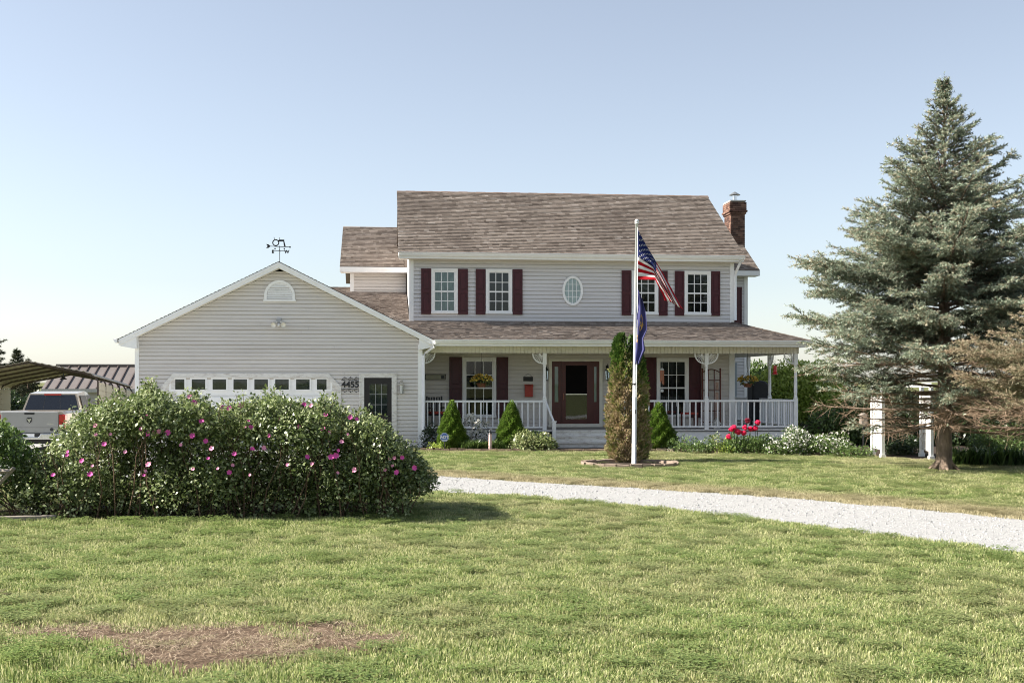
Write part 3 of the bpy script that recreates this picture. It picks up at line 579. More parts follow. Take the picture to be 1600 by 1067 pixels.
def shutter(x0, x1, z0, z1, Y, mid=.5):
    s = MB(); s.box(x0, x1, Y-.045, Y-.014, z0, z1); o = s.build('shutter', M['maroon'], house)
    zm = z0+(z1-z0)*mid
    f = MB(); e = .05; Yf = Y-.062
    f.box(x0, x0+e, Yf, Y-.0455, z0, z1).box(x1-e, x1, Yf, Y-.0455, z0, z1)
    for a, b_ in ((z0, z0+.08), (zm-.05, zm+.05), (z1-.08, z1)): f.box(x0+e, x1-e, Yf+.0005, Y-.0455, a, b_)
    f.build('shutter_frame', M['maroon'], o)
    for a, b_ in ((z0+.105, zm-.075), (zm+.075, z1-.105)): MB().box(x0+e+.025, x1-e-.025, Y-.0575, Y-.0455, a, b_).build('raised_panel', M['maroon'], o, bevel=.01)
uz0, uz1 = 4.02, 5.41
for i, (a, b_) in enumerate(((674, 715), (759, 800), (986.5, 1028), (1069, 1110))):
    cur = [(0, 1, 0, 1, 'curtain')] if i == 0 else ([(0, 1, .5, 1, 'roomgrey')] if i == 1 else [(0, 1, .5, 1, 'roomgrey')])
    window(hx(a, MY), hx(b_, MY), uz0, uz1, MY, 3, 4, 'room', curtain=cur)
    sa, sb = ((658, 673.3), (715.6, 731)) if i == 0 else (((743.2, 758.3), (800.7, 816.2)) if i == 1 else (((971, 985.8), (1028.7, 1042.6)) if i == 2 else ((1054, 1068.3), (1110.7, 1124.5))))
    for q in (sa, sb): shutter(hx(q[0], MY), hx(q[1], MY), uz0-.02, uz1+.0, MY)
# oval window
ox, oz, oa, ob = hx(894.5, MY), hz(894.5, 454.5, MY), .305, .44; K = 40
def ring_mesh(a0, b0, a1, b1, y0, y1):
    q = MB()
    for i in range(K):
        t0, t1 = 2*math.pi*i/K, 2*math.pi*(i+1)/K; P = lambda a, b_, t: (ox+a*math.cos(t), y0, oz+b_*math.sin(t))
        q.prism([P(a0, b0, t0), P(a0, b0, t1), P(a1, b1, t1), P(a1, b1, t0)], (0, 0, 0), (0, y1-y0, 0))
    return q
ov = ring_mesh(oa+.02, ob+.02, oa-.05, ob-.05, MY-.065, MY+.015).build('oval_window', M['white'], house)
el = lambda a, b_, y: [(ox+a*math.cos(2*math.pi*i/K), y, oz+b_*math.sin(2*math.pi*i/K)) for i in range(K)]
MB().prism(el(oa-.05, ob-.05, MY-.028), (0, 0, 0), (0, .002, 0)).build('curtain', M['sheer'], ov); MB().add(el(oa-.05, ob-.05, MY-.031), [list(range(K))]).build('pane', M['glass'], ov)
mu = MB()
for i in (-1, 0, 1):
    dx = i*.125; h = (ob-.05)*math.sqrt(1-(dx/(oa-.05))**2); mu.box(ox+dx-.008, ox+dx+.008, MY-.037, MY-.027, oz-h, oz+h)
for i in (-1, 0, 1):
    dz = i*.2; h = (oa-.05)*math.sqrt(1-(dz/(ob-.05))**2); mu.box(ox-h, ox+h, MY-.0365, MY-.0272, oz+dz-.008, oz+dz+.008)
mu.build('muntin', M['white'], ov)
# porch windows and shutters
pwz = 2.66
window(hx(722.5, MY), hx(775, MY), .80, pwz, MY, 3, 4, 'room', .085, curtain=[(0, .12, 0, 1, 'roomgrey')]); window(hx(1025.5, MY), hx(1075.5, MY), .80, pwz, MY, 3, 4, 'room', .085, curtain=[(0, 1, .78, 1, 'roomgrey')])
for a, b_ in ((702, 721.5), (775.8, 793.5), (1005, 1024.8), (1076.2, 1095)): shutter(hx(a, MY), hx(b_, MY), .78, pwz+.02, MY, .52)
# front door unit
d0, d1, dzt = hx(857, MY), hx(941, MY), 2.63
b = MB(); b.box(d0, d0+.10, MY-.06, MY+.02, .5, dzt).box(d1-.10, d1, MY-.06, MY+.02, .5, dzt).box(d0+.10, d1-.10, MY-.0595, MY+.02, dzt-.08, dzt).box(d0+.1, d1-.1, MY-.09, MY+.02, .5, .60)
fdu = b.build('front_door_frame', M['cream'], house)
s0, s1 = hx(877.5, MY), hx(922.5, MY)
for (a, b_) in ((d0+.10, s0-.02), (s1+.02, d1-.10)):
    sl_ = MB(); xm0, xm1 = a+.09, b_-.09; za, zb = 1.28, 2.38
    sl_.box(a, xm0, MY-.04, MY+.02, .60, dzt-.08).box(xm1, b_, MY-.04, MY+.02, .60, dzt-.08).box(xm0, xm1, MY-.0395, MY+.02, zb, dzt-.08).box(xm0, xm1, MY-.0395, MY+.02, .60, za)
    so_ = sl_.build('sidelight', M['door'], house); MB().box(xm0, xm1, MY-.02, MY-.018, za, zb).build('curtain', M['curtain'], so_); MB().box(xm0, xm1, MY-.030, MY-.026, za, zb).build('pane', M['glass'], so_)
    MB().box(xm0-.02, xm1+.02, MY-.05, MY-.041, .72, 1.12).build('raised_panel', M['door'], so_, bevel=.012)
st = MB(); e = .12; st.box(s0, s0+e, MY-.07, MY+.0, .60, dzt-.09).box(s1-e, s1, MY-.07, MY+.0, .60, dzt-.09).box(s0+e, s1-e, MY-.0695, MY+.0, dzt-.09-e, dzt-.09).box(s0+e, s1-e, MY-.0695, MY+.0, .60, .74)
st.box(s0-.02, s0, MY-.05, MY+.02, .6, dzt-.08).box(s1, s1+.02, MY-.05, MY+.02, .6, dzt-.08)
sto = st.build('storm_door', M['door'], house); zmid = 1.52
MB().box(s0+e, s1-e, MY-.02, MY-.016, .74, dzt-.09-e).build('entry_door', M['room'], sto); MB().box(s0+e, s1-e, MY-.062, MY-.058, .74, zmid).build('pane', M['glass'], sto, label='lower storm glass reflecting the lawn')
MB().box(s0+e, s1-e, MY-.056, MY-.052, zmid-.02, dzt-.09-e).build('insect_screen', mat('dark screen', (.006, .005, .005), .8, .1, 5, .1), sto); MB().box(s0+e, s1-e, MY-.066, MY-.045, zmid-.012, zmid+.012).build('sash_bar', M['chrome'], sto)
MB().tube([(s0+.05, MY-.075, 1.55), (s0+.05, MY-.11, 1.53), (s0+.05, MY-.11, 1.36), (s0+.05, MY-.075, 1.34)], .011).build('handle', M['copper'], sto)
# --- porch roof, connecting roof, rear wing
GZ, GYE, PSL = 3.11, 34.22, .235
pr_ = MB(); XE = 12.47
zc = GZ+PSL*(MY-GYE)
pr_.add([(1.33, GYE, GZ), (XE, GYE, GZ), (MX1, MY, zc), (.1, MY, zc)], [(0, 1, 2, 3)]).add([(XE, GYE, GZ), (XE, 42.6, GZ), (MX1, 42.6, zc), (MX1, MY, zc)], [(0, 1, 2, 3)])
proof = pr_.build('porch_roof', M['shingle'], house)
pl = math.hypot(MY-GYE, zc-GZ); kx = (XE-MX1)/pl
def glx(s):                                             # where the garage roof rises above the porch roof
    y = s/pl*(MY-GYE); z = GZ+PSL*y; return GPX+(GPZ-z)/GSL-.05
shingles('shingles', proof, (0, GYE, GZ+.004), (1, 0, 0), (0, MY-GYE, zc-GZ), int(pl/.118)+1, .118, glx, lambda s: XE-kx*min(s, pl))
wr_ = math.hypot(XE-MX1, zc-GZ); shingles('shingles', proof, (XE, GYE, GZ+.004), (0, 1, 0), (MX1-XE, 0, zc-GZ), int(wr_/.118), .118, lambda s: (MY-GYE)*s/wr_, lambda s: 8.3)
hp = MB()
for i in range(10):
    a = Vector((XE, GYE, GZ)).lerp(Vector((MX1, MY, zc)), i/10); c = Vector((XE, GYE, GZ)).lerp(Vector((MX1, MY, zc)), (i+1.05)/10); up = Vector((0, 0, .035)); sd_ = Vector((.09, .08, 0))
    hp.add([a-sd_*1.0+Vector((0, 0, .012)), a+up, a+sd_+Vector((0, 0, -.02)), c-sd_+Vector((0, 0, .008)), c+up*.8, c+sd_+Vector((0, 0, -.02))], [(0, 1, 4, 3), (1, 2, 5, 4), (0, 2, 1), (3, 4, 5)])
hp.build('ridge_cap', M['shingle'], proof, kind='stuff')
cy1 = 43.7; cz1 = GZ+PSL*(cy1-GYE); cr = MB(); roof_slab(cr, [(-3, MY, zc), (MX0-.03, MY, zc), (MX0-.03, cy1, cz1), (-3, cy1, cz1)], .08); croof = cr.build('breezeway_roof', M['shingle'], house)
shingles('shingles', croof, (0, MY, zc), (1, 0, 0), (0, 1, PSL), int((cy1-MY)*1.03/.118), .118, lambda s: max(-3, GPX+(GPZ-(zc+PSL*s/1.03))/GSL-.05), lambda s: MX0-.04)
MB().box(-2.6, MX0, cy1-.2, 44, 0, cz1-.1).build('breezeway_body', M['siding'], house)
build_each(MB().box(1.30, XE-.02, GYE+.0, GYE+.03, GZ-.17, GZ-.02).box(XE-.05, XE-.02, GYE+.031, 42.5, GZ-.17, GZ-.02), 'fascia', M['white'], house)
gutter(1.36, XE+.06, GYE, GZ+.01); gutter(XE, None, GYE-.1, GZ+.01, 'y+', 42.4)
build_each(MB().box(1.2, XE-.05, GYE+.03, MY-.02, 2.985, 3.0).box(MX1+.05, XE-.05, MY-.02, 42.45, 2.985, 3.0), 'porch_ceiling', M['cream'], house)
# frieze of narrow vertical boards
BZ0 = 2.755; fzb = MB(); x = 1.04
build_each(MB().box(1.04, 12.29, PY-.05, PY+.05, BZ0+.012, 2.984).box(12.19, 12.29, PY+.05, 42.4, BZ0+.012, 2.984), 'porch_beam', M['cream'], house)
while x < 12.3: fzb.box(x+.012, min(x+.098, 12.31), PY-.068, PY-.05, BZ0, 2.983); x += .11
y = PY-.066
while y < 42.3: fzb.box(12.2901, 12.308, y+.012, y+.098, BZ0, 2.983); y += .11
fzb.build('frieze_boards', M['cream'], house, kind='stuff')
# posts
def post(x, y):
    b = MB(); zt_ = BZ0+.01; q = .055
    b.box(x-q, x+q, y-q, y+q, .5, 1.42).box(x-q, x+q, y-q, y+q, 2.42, zt_)
    b.lathe([(.045, 1.42), (.06, 1.45), (.042, 1.50), (.052, 1.6), (.05, 1.9), (.042, 2.2), (.038, 2.32), (.058, 2.37), (.044, 2.42)], (x, y, 0), 12); return b.build('porch_post', M['white'], house)
posts = [(4.62, PY), (7.05, PY), (9.49, PY), (12.23, PY), (12.23, 37.35), (12.23, 39.6), (12.23, 42.2)]
for p in posts: post(*p)
MB().box(GX1+.062, GX1+.13, PY-.04, PY+.04, .5, 2.755).build('wall_post', M['white'], house)
def bracket(x, y, s, r=.31, ax='x'):
    b = MB(); K2 = 8; cz = BZ0-.005
    pnt = lambda q, t: Vector((s*q*math.cos(t), 0, -q*math.sin(t)))
    def T(v): return Vector((x, y, cz))+(v if ax == 'x' else Vector((0, v.x, v.z)))
    for r0, r1 in ((r, r-.035), (.10, .07)):
        for i in range(K2):
            t0, t1 = math.pi/2*i/K2, math.pi/2*(i+1)/K2; n_ = Vector((0, .02, 0)) if ax == 'x' else Vector((.02, 0, 0))
            b.prism([T(pnt(r0, t0)), T(pnt(r0, t1)), T(pnt(r1, t1)), T(pnt(r1, t0))], -n_, n_)
    for i in range(1, 7): t = math.pi/2*i/7; b.tube([T(pnt(.09, t)), T(pnt(r-.03, t))], .010, 5)
    b.build('bracket', M['white'], house)
bracket(GX1+.132, PY, 1); bracket(4.562, PY, -1); bracket(9.432, PY, -1); bracket(9.548, PY, 1); bracket(12.172, PY, -1); bracket(12.23, 34.958, 1, ax='y'); bracket(12.23, 37.292, -1, ax='y')
# rails
balm = MB().box(-.019, .019, -.019, .019, .60, 1.315).build('baluster', M['white'], house); bal_mesh = balm.data; bpy.data.objects.remove(balm)
def rail(a, b_, n, gate=False):
    a, b_ = Vector(a), Vector(b_); d = (b_-a).normalized(); nrm = Vector((-d.y, d.x, 0)); q = MB()
    for z0, z1, w in ((1.315, 1.372, .05), (.555, .60, .03)): q.prism([a+nrm*w+Vector((0, 0, z0)), a-nrm*w+Vector((0, 0, z0)), a-nrm*w+Vector((0, 0, z1)), a+nrm*w+Vector((0, 0, z1))], (0, 0, 0), b_-a)
    r = q.build('railing', M['white'], house)
    for i in range(n): o = link('baluster', bal_mesh, r); o.location = a.lerp(b_, (i+.5)/n)
rail((GX1+.13, PY, 0), (4.56, PY, 0), 20); rail((7.11, PY, 0), (9.43, PY, 0), 13); rail((9.55, PY, 0), (12.17, PY, 0), 14); rail((12.23, 34.96, 0), (12.23, 37.29, 0), 14); rail((12.23, 37.41, 0), (12.23, 39.54, 0), 13); rail((12.23, 39.66, 0), (12.23, 42.1, 0), 14)
build_each(MB().box(GX1+.01, 12.34, PY-.10, PY+.02, .455, .50).box(12.22, 12.34, PY+.02, 42.3, .455, .50), 'deck_edge', M['worn'], house)
dk = 0; xx = PY+.02
while xx < MY-.03: MB().box(GX1+.02, 12.2, xx+.003, min(xx+.137, MY-.02), .46, .499).build('deck_board', M['deck'], house); xx += .14
MB().box(MX1+.06, 12.2, MY, 42.3, .46, .499).build('side_deck', M['deck'], house)
build_each(MB().box(GX1+.07, 4.75, PY-.045, PY-.02, .03, .43).box(6.85, 12.3, PY-.045, PY-.02, .03, .43).box(12.27, 12.3, PY-.02, 42.2, .03, .43), 'porch_skirt', M['white'], house)
# steps
for i, (zt_, y0) in enumerate(((.50, 34.62), (.345, 34.34), (.18, 34.06))):
    s = MB(); s.box(4.86, 6.82, y0-.03, y0+.30, zt_-.04, zt_); s.box(4.88, 6.80, y0, y0+.03, max(.0, zt_-.165), zt_-.0405); s.build('step', M['worn'], house)
build_each(MB().box(4.86, 4.90, 34.1, 34.9, 0, .13).box(6.79, 6.82, 34.1, 34.9, 0, .13), 'stair_side', M['white'], house)
hr = MB(); hr.prism([(4.62, PY-.06, 1.32), (4.665, PY-.06, 1.32), (4.665, PY-.06, 1.365), (4.62, PY-.06, 1.365)], (0, 0, 0), (.13, -.95, -.62)); hr.box(4.72, 4.82, 33.9, 34.0, 0, .76).box(4.705, 4.835, 33.885, 34.015, .76, .79).build('stair_handrail', M['white'], house)
MB().tube([(1.36, GYE-.06, GZ-.1), (1.36, GYE-.02, GZ-.2), (1.25, GYE+.15, GZ-.27), (1.12, GY+.02, GZ-.36), (1.06, GY-.06, GZ-.45), (1.06, GY-.05, .1)], .04, 8).build('downspout', M['white'], house, smooth=True)
# rear wing, visible both sides of the main block
WX0, WX1 = -1.25, 13.09; wez, wrz, wye, wry = 5.93, 7.72, 42.1, 45.3
wall('wing_wall', house, lambda z: WX0+.1, lambda z: MX0-.05, 4.9, wez-.14, WY, M['siding'], .118); wall('wing_wall', house, lambda z: MX1+.04, lambda z: WX1-.1, .5, wez-.14, WY, M['siding2'], .118)
MB().box(WX0, WX1, WY+.15, 48.3, 0, wez-.1).prism([(WX0, WY+.15, wez-.1), (WX0, 48.3, wez-.1), (WX0, wry, wrz-.2)], (0, 0, 0), (WX1-WX0, 0, 0)).build('wing_body', M['siding'], house)
build_each(MB().box(WX0-.03, WX0+.10, WY-.03, WY+.1, 4.9, wez-.13).box(WX1-.1, WX1+.03, WY-.03, WY+.1, .5, wez-.13), 'corner_trim', M['white'], house)
w_ = MB(); roof_slab(w_, [(-1.62, wye, wez), (13.42, wye, wez), (13.42, wry, wrz), (-1.62, wry, wrz)]); roof_slab(w_, [(-1.62, wry, wrz), (13.42, wry, wrz), (13.42, 48.6, wez), (-1.62, 48.6, wez)]); wroof = w_.build('wing_roof', M['shingle'], house)
wsl = math.hypot(wry-wye, wrz-wez)
for a, b_ in ((-1.62, .6), (10.9, 13.42)): shingles('shingles', wroof, (0, wye, wez), (1, 0, 0), (0, wry-wye, wrz-wez), int(wsl/.118), .118, lambda s, a=a: a, lambda s, b_=b_: b_)
build_each(MB().box(-1.62, MX0, wye-.03, wye, wez-.20, wez-.02).box(MX1, 13.42, wye-.03, wye, wez-.20, wez-.02), 'fascia', M['white'], house); build_each(MB().box(-1.6, MX0, wye+.001, WY, wez-.20, wez-.18).box(MX1, 13.4, wye+.001, WY, wez-.20, wez-.18), 'soffit', M['white'], house)
shutter(hx(1145.5, WY), hx(1158.5, WY), 3.9, 5.36, WY)
sdx0, sdx1 = hx(1142, WY), hx(1151, WY); sdw = MB().box(sdx0, sdx1, WY-.05, WY-.02, .5, 2.6).build('side_entrance_door', M['greybox'], house)
MB().box(sdx0+.04, sdx1-.04, WY-.056, WY-.051, .7, 1.4).build('raised_panel', M['greybox'], sdw); MB().box(sdx0+.04, sdx1-.04, WY-.056, WY-.051, 1.55, 2.45).build('raised_panel', M['greybox'], sdw)
# chimney, brick by brick
cx0, cx1, cy0, cyb, cz0, czt = 12.95, 13.50, 44.15, 45.05, 6.3, 8.72
chim = MB().box(cx0+.012, cx1-.012, cy0+.012, cyb-.012, 4.0, czt).build('chimney', M['mortar'], house)
brk = {}
def brick(x0, x1, y0, y1, z):
    key = (round(x1-x0, 3), round(y1-y0, 3))
    if key not in brk: m_ = MB().box(-key[0]/2, key[0]/2, -key[1]/2, key[1]/2, 0, .064); t = m_.build('brick', M['brick'], None); brk[key] = t.data; bpy.data.objects.remove(t)
    o = link('brick', brk[key], chim); o.location = ((x0+x1)/2, (y0+y1)/2, z); o['tint'] = random.random(); return o
zz = cz0; c = 0
while zz < czt-.06:
    ex = 0 if zz < czt-.50 else (.04 if zz < czt-.42 else (.08 if zz < czt-.34 else .05))
    xa, xb, ya, yb = cx0-ex, cx1+ex, cy0-ex, cyb+ex; nb = 3; L = (xb-xa)/nb; off = (c % 2)*.5
    edges = [0]+[(i+off)*L for i in range(1-int(off > 0), nb+1) if 0 < (i+off)*L < xb-xa-.01]+[xb-xa]
    for e0, e1 in zip(edges, edges[1:]): brick(xa+e0+.004, xa+e1-.004, ya, ya+.09, zz)
    L = (yb-ya-.1)/4
    for i in range(4): brick(xa, xa+.09, ya+.098+i*L, ya+.098+(i+1)*L-.01, zz)
    if zz > 7.2:
        for i in range(4): brick(xb-.09, xb, ya+.098+i*L, ya+.098+(i+1)*L-.01, zz)
    zz += .075; c += 1
MB().box(cx0-.03, cx1+.03, cy0-.03, cyb+.03, czt+.0, czt+.05).build('chimney_cap', M['concrete'], chim)
MB().lathe([(.10, 0), (.10, .22), (.09, .22)], (13.2, 44.5, czt+.05), 12).build('flue', M['chrome'], chim); MB().lathe([(.22, 0), (.12, .07), (.02, .13)], (13.2, 44.5, czt+.29), 12).tube([(13.12, 44.5, czt+.2), (13.12, 44.5, czt+.31)], .01).tube([(13.28, 44.5, czt+.2), (13.28, 44.5, czt+.31)], .01).build('flue_cap', mat('dark galvanised cap', (.12, .13, .14), .5, .2, 5, .5), chim)

# ------------------------------------------------------------------ things fixed to the house
def lantern(x, y, z, light, label, grp, h=.34):
    o = thing('wall_lantern', label, 'wall lamp', (x, y, z), grp); s = h/.34; mm = M['black'] if not light else mat('weathered cream metal', (.5, .47, .4), .5, .2, 9, .4)
    MB().box(x-.04, x+.04, y-.03, y-.016, z+.02*s, z+.30*s).build('backplate', mm, o)
    MB().tube([(x, y-.03, z+.27*s), (x, y-.08, z+.33*s), (x, y-.11, z+.27*s)], .010).build('arm', mm, o)
    MB().lathe([(.03, .255*s), (.085, .20*s), (.075, .19*s)], (x, y-.11, z), 8).build('lamp_cap', mm, o); MB().lathe([(.06, 0), (.055, -.015), (.02, -.03)], (x, y-.11, z), 8).build('lamp_base', mm, o)
    MB().lathe([(.05, 0), (.062, .19*s)], (x, y-.11, z), 8).build('lamp_glass', M['ceramic'] if light else M['glass'], o)
    c_ = MB()
    for k_ in range(4): t = math.pi/4+k_*math.pi/2; c_.tube([(x+.055*math.cos(t), y-.11+.055*math.sin(t), z), (x+.068*math.cos(t), y-.11+.068*math.sin(t), z+.2*s)], .007, 4)
    c_.build('cage', M['black'], o); return o
lantern(hx(627, GY), GY, 1.58, True, 'cream and black carriage lantern right of the dark garage side door', 'wall lanterns', .42)
lantern(hx(240, GY), GY, 1.58, True, 'cream and black carriage lantern left of the wide garage door, above the roses', 'wall lanterns', .42)
lantern(hx(948.5, MY), MY, 1.98, False, 'black wall lantern right of the front door, beside the columnar evergreen', 'wall lanterns', .5)
lantern(hx(853.5, MY)-.02, MY, 1.98, False, 'black wall lantern left of the front door, half behind the turned porch post', 'wall lanterns', .5)
fx, fz = hx(436, GY), hz(436, 503, GY); fl = thing('floodlight', 'white twin floodlight with motion sensor under the gable vent', 'floodlight', (fx, GY-.02, fz))
MB().box(fx-.07, fx+.07, GY-.07, GY-.017, fz-.04, fz+.10).build('junction_box', M['greysiding'], fl, bevel=.01); MB().ball((fx, GY-.09, fz-.09), .045).build('sensor', M['signwhite'], fl, smooth=True)
for s in (-1, 1):
    MB().tube([(fx+s*.05, GY-.07, fz), (fx+s*.11, GY-.12, fz-.04), (fx+s*.12, GY-.14, fz-.05), (fx+s*.14, GY-.24, fz-.10)], [.02, .035, .06, .075], 10).build('lamp_head', M['cream'], fl, smooth=True)
# house number plaque
hnx, hnz = hx(547.5, GY), hz(547.5, 601, GY); hn = thing('house_number_sign', 'black scrollwork metal sign reading 4455 between the garage door and side door', 'house number', (hnx, GY-.03, hnz))
text_mesh('digits', '4455', .25, M['black'], hn, (hnx, GY-.045, hnz), .006, bold=.007)
sc_ = MB()
for sgn in (1, -1):
    for k_ in range(3):
        c0_ = Vector((hnx-.17+.17*k_, GY-.043, hnz+sgn*.155)); pth = [c0_+Vector((.085*math.cos(a)*(1-a/9), 0, sgn*.05*math.sin(a)*(1-a/9))) for a in np.linspace(0, 5.2, 14)]; sc_.tube(pth, .007, 5)
    sc_.tube([(hnx-.26, GY-.043, hnz+sgn*.13), (hnx-.1, GY-.043, hnz+sgn*.12), (hnx+.1, GY-.043, hnz+sgn*.13), (hnx+.25, GY-.043, hnz+sgn*.12)], .007, 5)
    for k_ in range(3): q = hnx-.16+.16*k_; sc_.prism([(q-.02, GY-.05, hnz+sgn*.20), (q+.01, GY-.05, hnz+sgn*.235), (q+.02, GY-.05, hnz+sgn*.20)], (0, 0, 0), (0, .008, 0))
sc_.build('scrollwork', M['black'], hn)
# weathervane
wx, wz = hx(437, GY), GPZ+.01; wv = thing('weathervane', 'black metal weathervane with a tractor on an arrow, on the garage ridge', 'weathervane', (wx, GY, wz)); yv = GY
MB().tube([(wx, yv, wz-.05), (wx, yv, wz+.47)], .010).build('rod', M['black'], wv)
az = wz+.33; b = MB().tube([(wx-.20, yv, az), (wx+.20, yv, az+.0)], .008, 5).tube([(wx, yv-.2, az), (wx, yv+.2, az)], .008, 5).ball((wx-.13, yv, az+.06), .022).ball((wx+.13, yv, az+.06), .022); b.build('compass_arms', M['black'], wv)
for s, ch in ((-.19, 'E'), (.20, 'W')): text_mesh('letter', ch, .13, M['black'], wv, (wx+s, yv, az-.03), .006, bold=.006)
tz_ = wz+.46; b = MB().tube([(wx-.30, yv, tz_), (wx+.27, yv, tz_-.02)], .010, 5); b.prism([(wx-.38, yv-.006, tz_+.06), (wx-.31, yv-.006, tz_+.05), (wx-.25, yv-.006, tz_), (wx-.31, yv-.006, tz_-.05), (wx-.38, yv-.006, tz_-.06), (wx-.34, yv-.006, tz_)], (0, 0, 0), (0, .012, 0)); b.ball((wx+.29, yv, tz_-.02), .025); b.build('arrow', M['black'], wv)
b = MB()
for k_ in range(14): a, c_ = 2*math.pi*k_/14, 2*math.pi*(k_+1)/14; P = lambda r, t: (wx-.11+r*math.cos(t), yv-.006, tz_+.10+r*math.sin(t)); b.prism([P(.10, a), P(.10, c_), P(.07, c_), P(.07, a)], (0, 0, 0), (0, .012, 0))
b.build('tractor_wheel', M['black'], wv)
b = MB(); b.prism([(wx-.03, yv-.006, tz_+.13), (wx+.13, yv-.006, tz_+.14), (wx+.13, yv-.006, tz_+.19), (wx+.0, yv-.006, tz_+.19), (wx-.05, yv-.006, tz_+.17)], (0, 0, 0), (0, .012, 0)); b.prism([(wx+.10, yv-.006, tz_+.15), (wx+.13, yv-.006, tz_+.15), (wx+.17, yv-.006, tz_), (wx+.12, yv-.006, tz_)], (0, 0, 0), (0, .012, 0)); b.tube([(wx-.14, yv, tz_+.18), (wx-.16, yv, tz_+.26)], .008).tube([(wx+.0, yv, tz_+.19), (wx+.0, yv, tz_+.25)], .008); b.build('tractor_body', M['black'], wv)

# ------------------------------------------------------------------ things on the porch
mx0, mx1 = hx(819.5, MY), hx(832, MY); mbx = thing('mailbox', 'red metal box hung on the porch wall left of the front door', 'mailbox', (mx0, MY-.03, 1.45))
MB().box(mx0, mx1, MY-.13, MY-.016, hz(825, 620, MY), hz(825, 603, MY)).build('box', M['red'], mbx, bevel=.012); MB().prism([(mx0-.01, MY-.15, hz(825, 604, MY)), (mx0-.01, MY-.016, hz(825, 601, MY)), (mx0-.01, MY-.016, hz(825, 600, MY)), (mx0-.01, MY-.15, hz(825, 603, MY))], (0, 0, 0), (mx1-mx0+.02, 0, 0)).build('lid', M['red'], mbx)
px_0, px_1, pz0, pz1 = hx(817.5, MY), hx(832.5, MY), hz(825, 595.5, MY), hz(825, 588.5, MY); so_ = thing('hanging_slate_sign', 'small dark slate plaque hung by a wire above the red mailbox', 'sign', (px_0, MY-.03, pz0)); MB().box(px_0, px_1, MY-.035, MY-.018, pz0, pz1).build('plaque', mat('dark slate', (.045, .045, .045), .7, .3, 30, .3), so_); MB().tube([(px_0+.02, MY-.03, pz1), ((px_0+px_1)/2, MY-.02, pz1+.10), (px_1-.02, MY-.03, pz1)], .005, 4).build('wire', M['black'], so_)
pa, pb, pc_, pd = hx(665, MY), hx(695.5, MY), hz(680, 592.5, MY), hz(680, 585.5, MY); ws = thing('wooden_wall_sign', 'long cream wall sign with dark border left of the left porch window', 'sign', (pa, MY-.03, pc_)); MB().box(pa, pb, MY-.04, MY-.018, pc_, pd).build('board', M['signcream'], ws)
MB().box(pa-.02, pa, MY-.045, MY-.018, pc_-.02, pd+.02).box(pb, pb+.02, MY-.045, MY-.018, pc_-.02, pd+.02).box(pa, pb, MY-.044, MY-.018, pd, pd+.02).box(pa, pb, MY-.044, MY-.018, pc_-.02, pc_).build('border', M['darkdoor'], ws); MB().box(pb-.13, pb-.02, MY-.0435, MY-.0405, pc_+.015, pd-.02).build('picture', M['black'], ws)
def basket(x, y, z, ztop, label):
    o = thing('hanging_basket', label, 'hanging basket', (x, y, z), 'hanging flower baskets'); MB().lathe([(.10, -.12), (.17, 0), (.16, 0)], (x, y, z), 10).build('pot', M['terracotta'], o)
    w = MB()
    for k_ in range(3): a = k_*2.09; w.tube([(x+.16*math.cos(a), y+.16*math.sin(a), z), (x, y, z+.42)], .004, 3)
    w.tube([(x, y, z+.42), (x, y, ztop)], .005, 4); w.build('hanger', M['black'], o); n_ = 260
    d = rdir(n_); c_ = np.array([x, y, z+.06])+d*np.array([.26, .2, .13])*(.5+.5*RNG.random((n_, 1))); leaf_obj('foliage', c_, d+rdir(n_)*.6, rdir(n_), np.full(n_, .07), M['leaf_green'], o)
    n_ = 120; d = rdir(n_); d[:, 2] = np.abs(d[:, 2])*.7; d[:, 1] -= .3; c_ = np.array([x, y, z+.07])+unit(d)*np.array([.29, .22, .16]); leaf_obj('blossoms', c_, d+rdir(n_)*.7, d, np.full(n_, .085), M['yellow_leaf'], o, wr=.8)
LG = lambda nm, a, b_, c_, tr=.3: tint_mat(nm, [(0, a), (.55, b_), (1, c_)], .38, .5, tr)
M['leaf_green'] = LG('mid green leaves', (.045, .08, .02), (.11, .18, .045), (.22, .29, .09)); M['yellow_leaf'] = LG('yellow blossom', (.45, .26, .03), (.72, .50, .08), (.8, .66, .2), .15)
basket(hx(752.5, 35.6), 35.6, hz(752.5, 598.5, 35.6), 2.984, 'hanging basket of yellow flowers before the left porch window'); basket(hx(1168, 37.2), 37.2, hz(1168, 599, 37.2), 2.984, 'hanging basket of yellow flowers at the right end of the porch')
wcx, wcy = hx(1034.5, 35.4), 35.4; wc = thing('wind_chime', 'copper tube wind chime hanging before the right porch window', 'wind chime', (wcx, wcy, 2.98)); MB().tube([(wcx, wcy, 2.984), (wcx, wcy, 2.32)], .004, 4).lathe([(.055, 2.26), (.06, 2.29), (.01, 2.33)], (wcx, wcy, 0), 10).build('top_disc', M['ceramic'], wc)
for k_ in range(6): a = k_*1.047; MB().tube([(wcx+.05*math.cos(a), wcy+.05*math.sin(a), 2.25), (wcx+.05*math.cos(a), wcy+.05*math.sin(a), 1.82+.03*k_)], .013, 6).build('tube', M['copper'], wc)
MB().tube([(wcx, wcy, 2.26), (wcx, wcy, 1.66)], .003, 3).ball((wcx, wcy, 1.64), .05).build('clapper', M['ceramic'], wc)
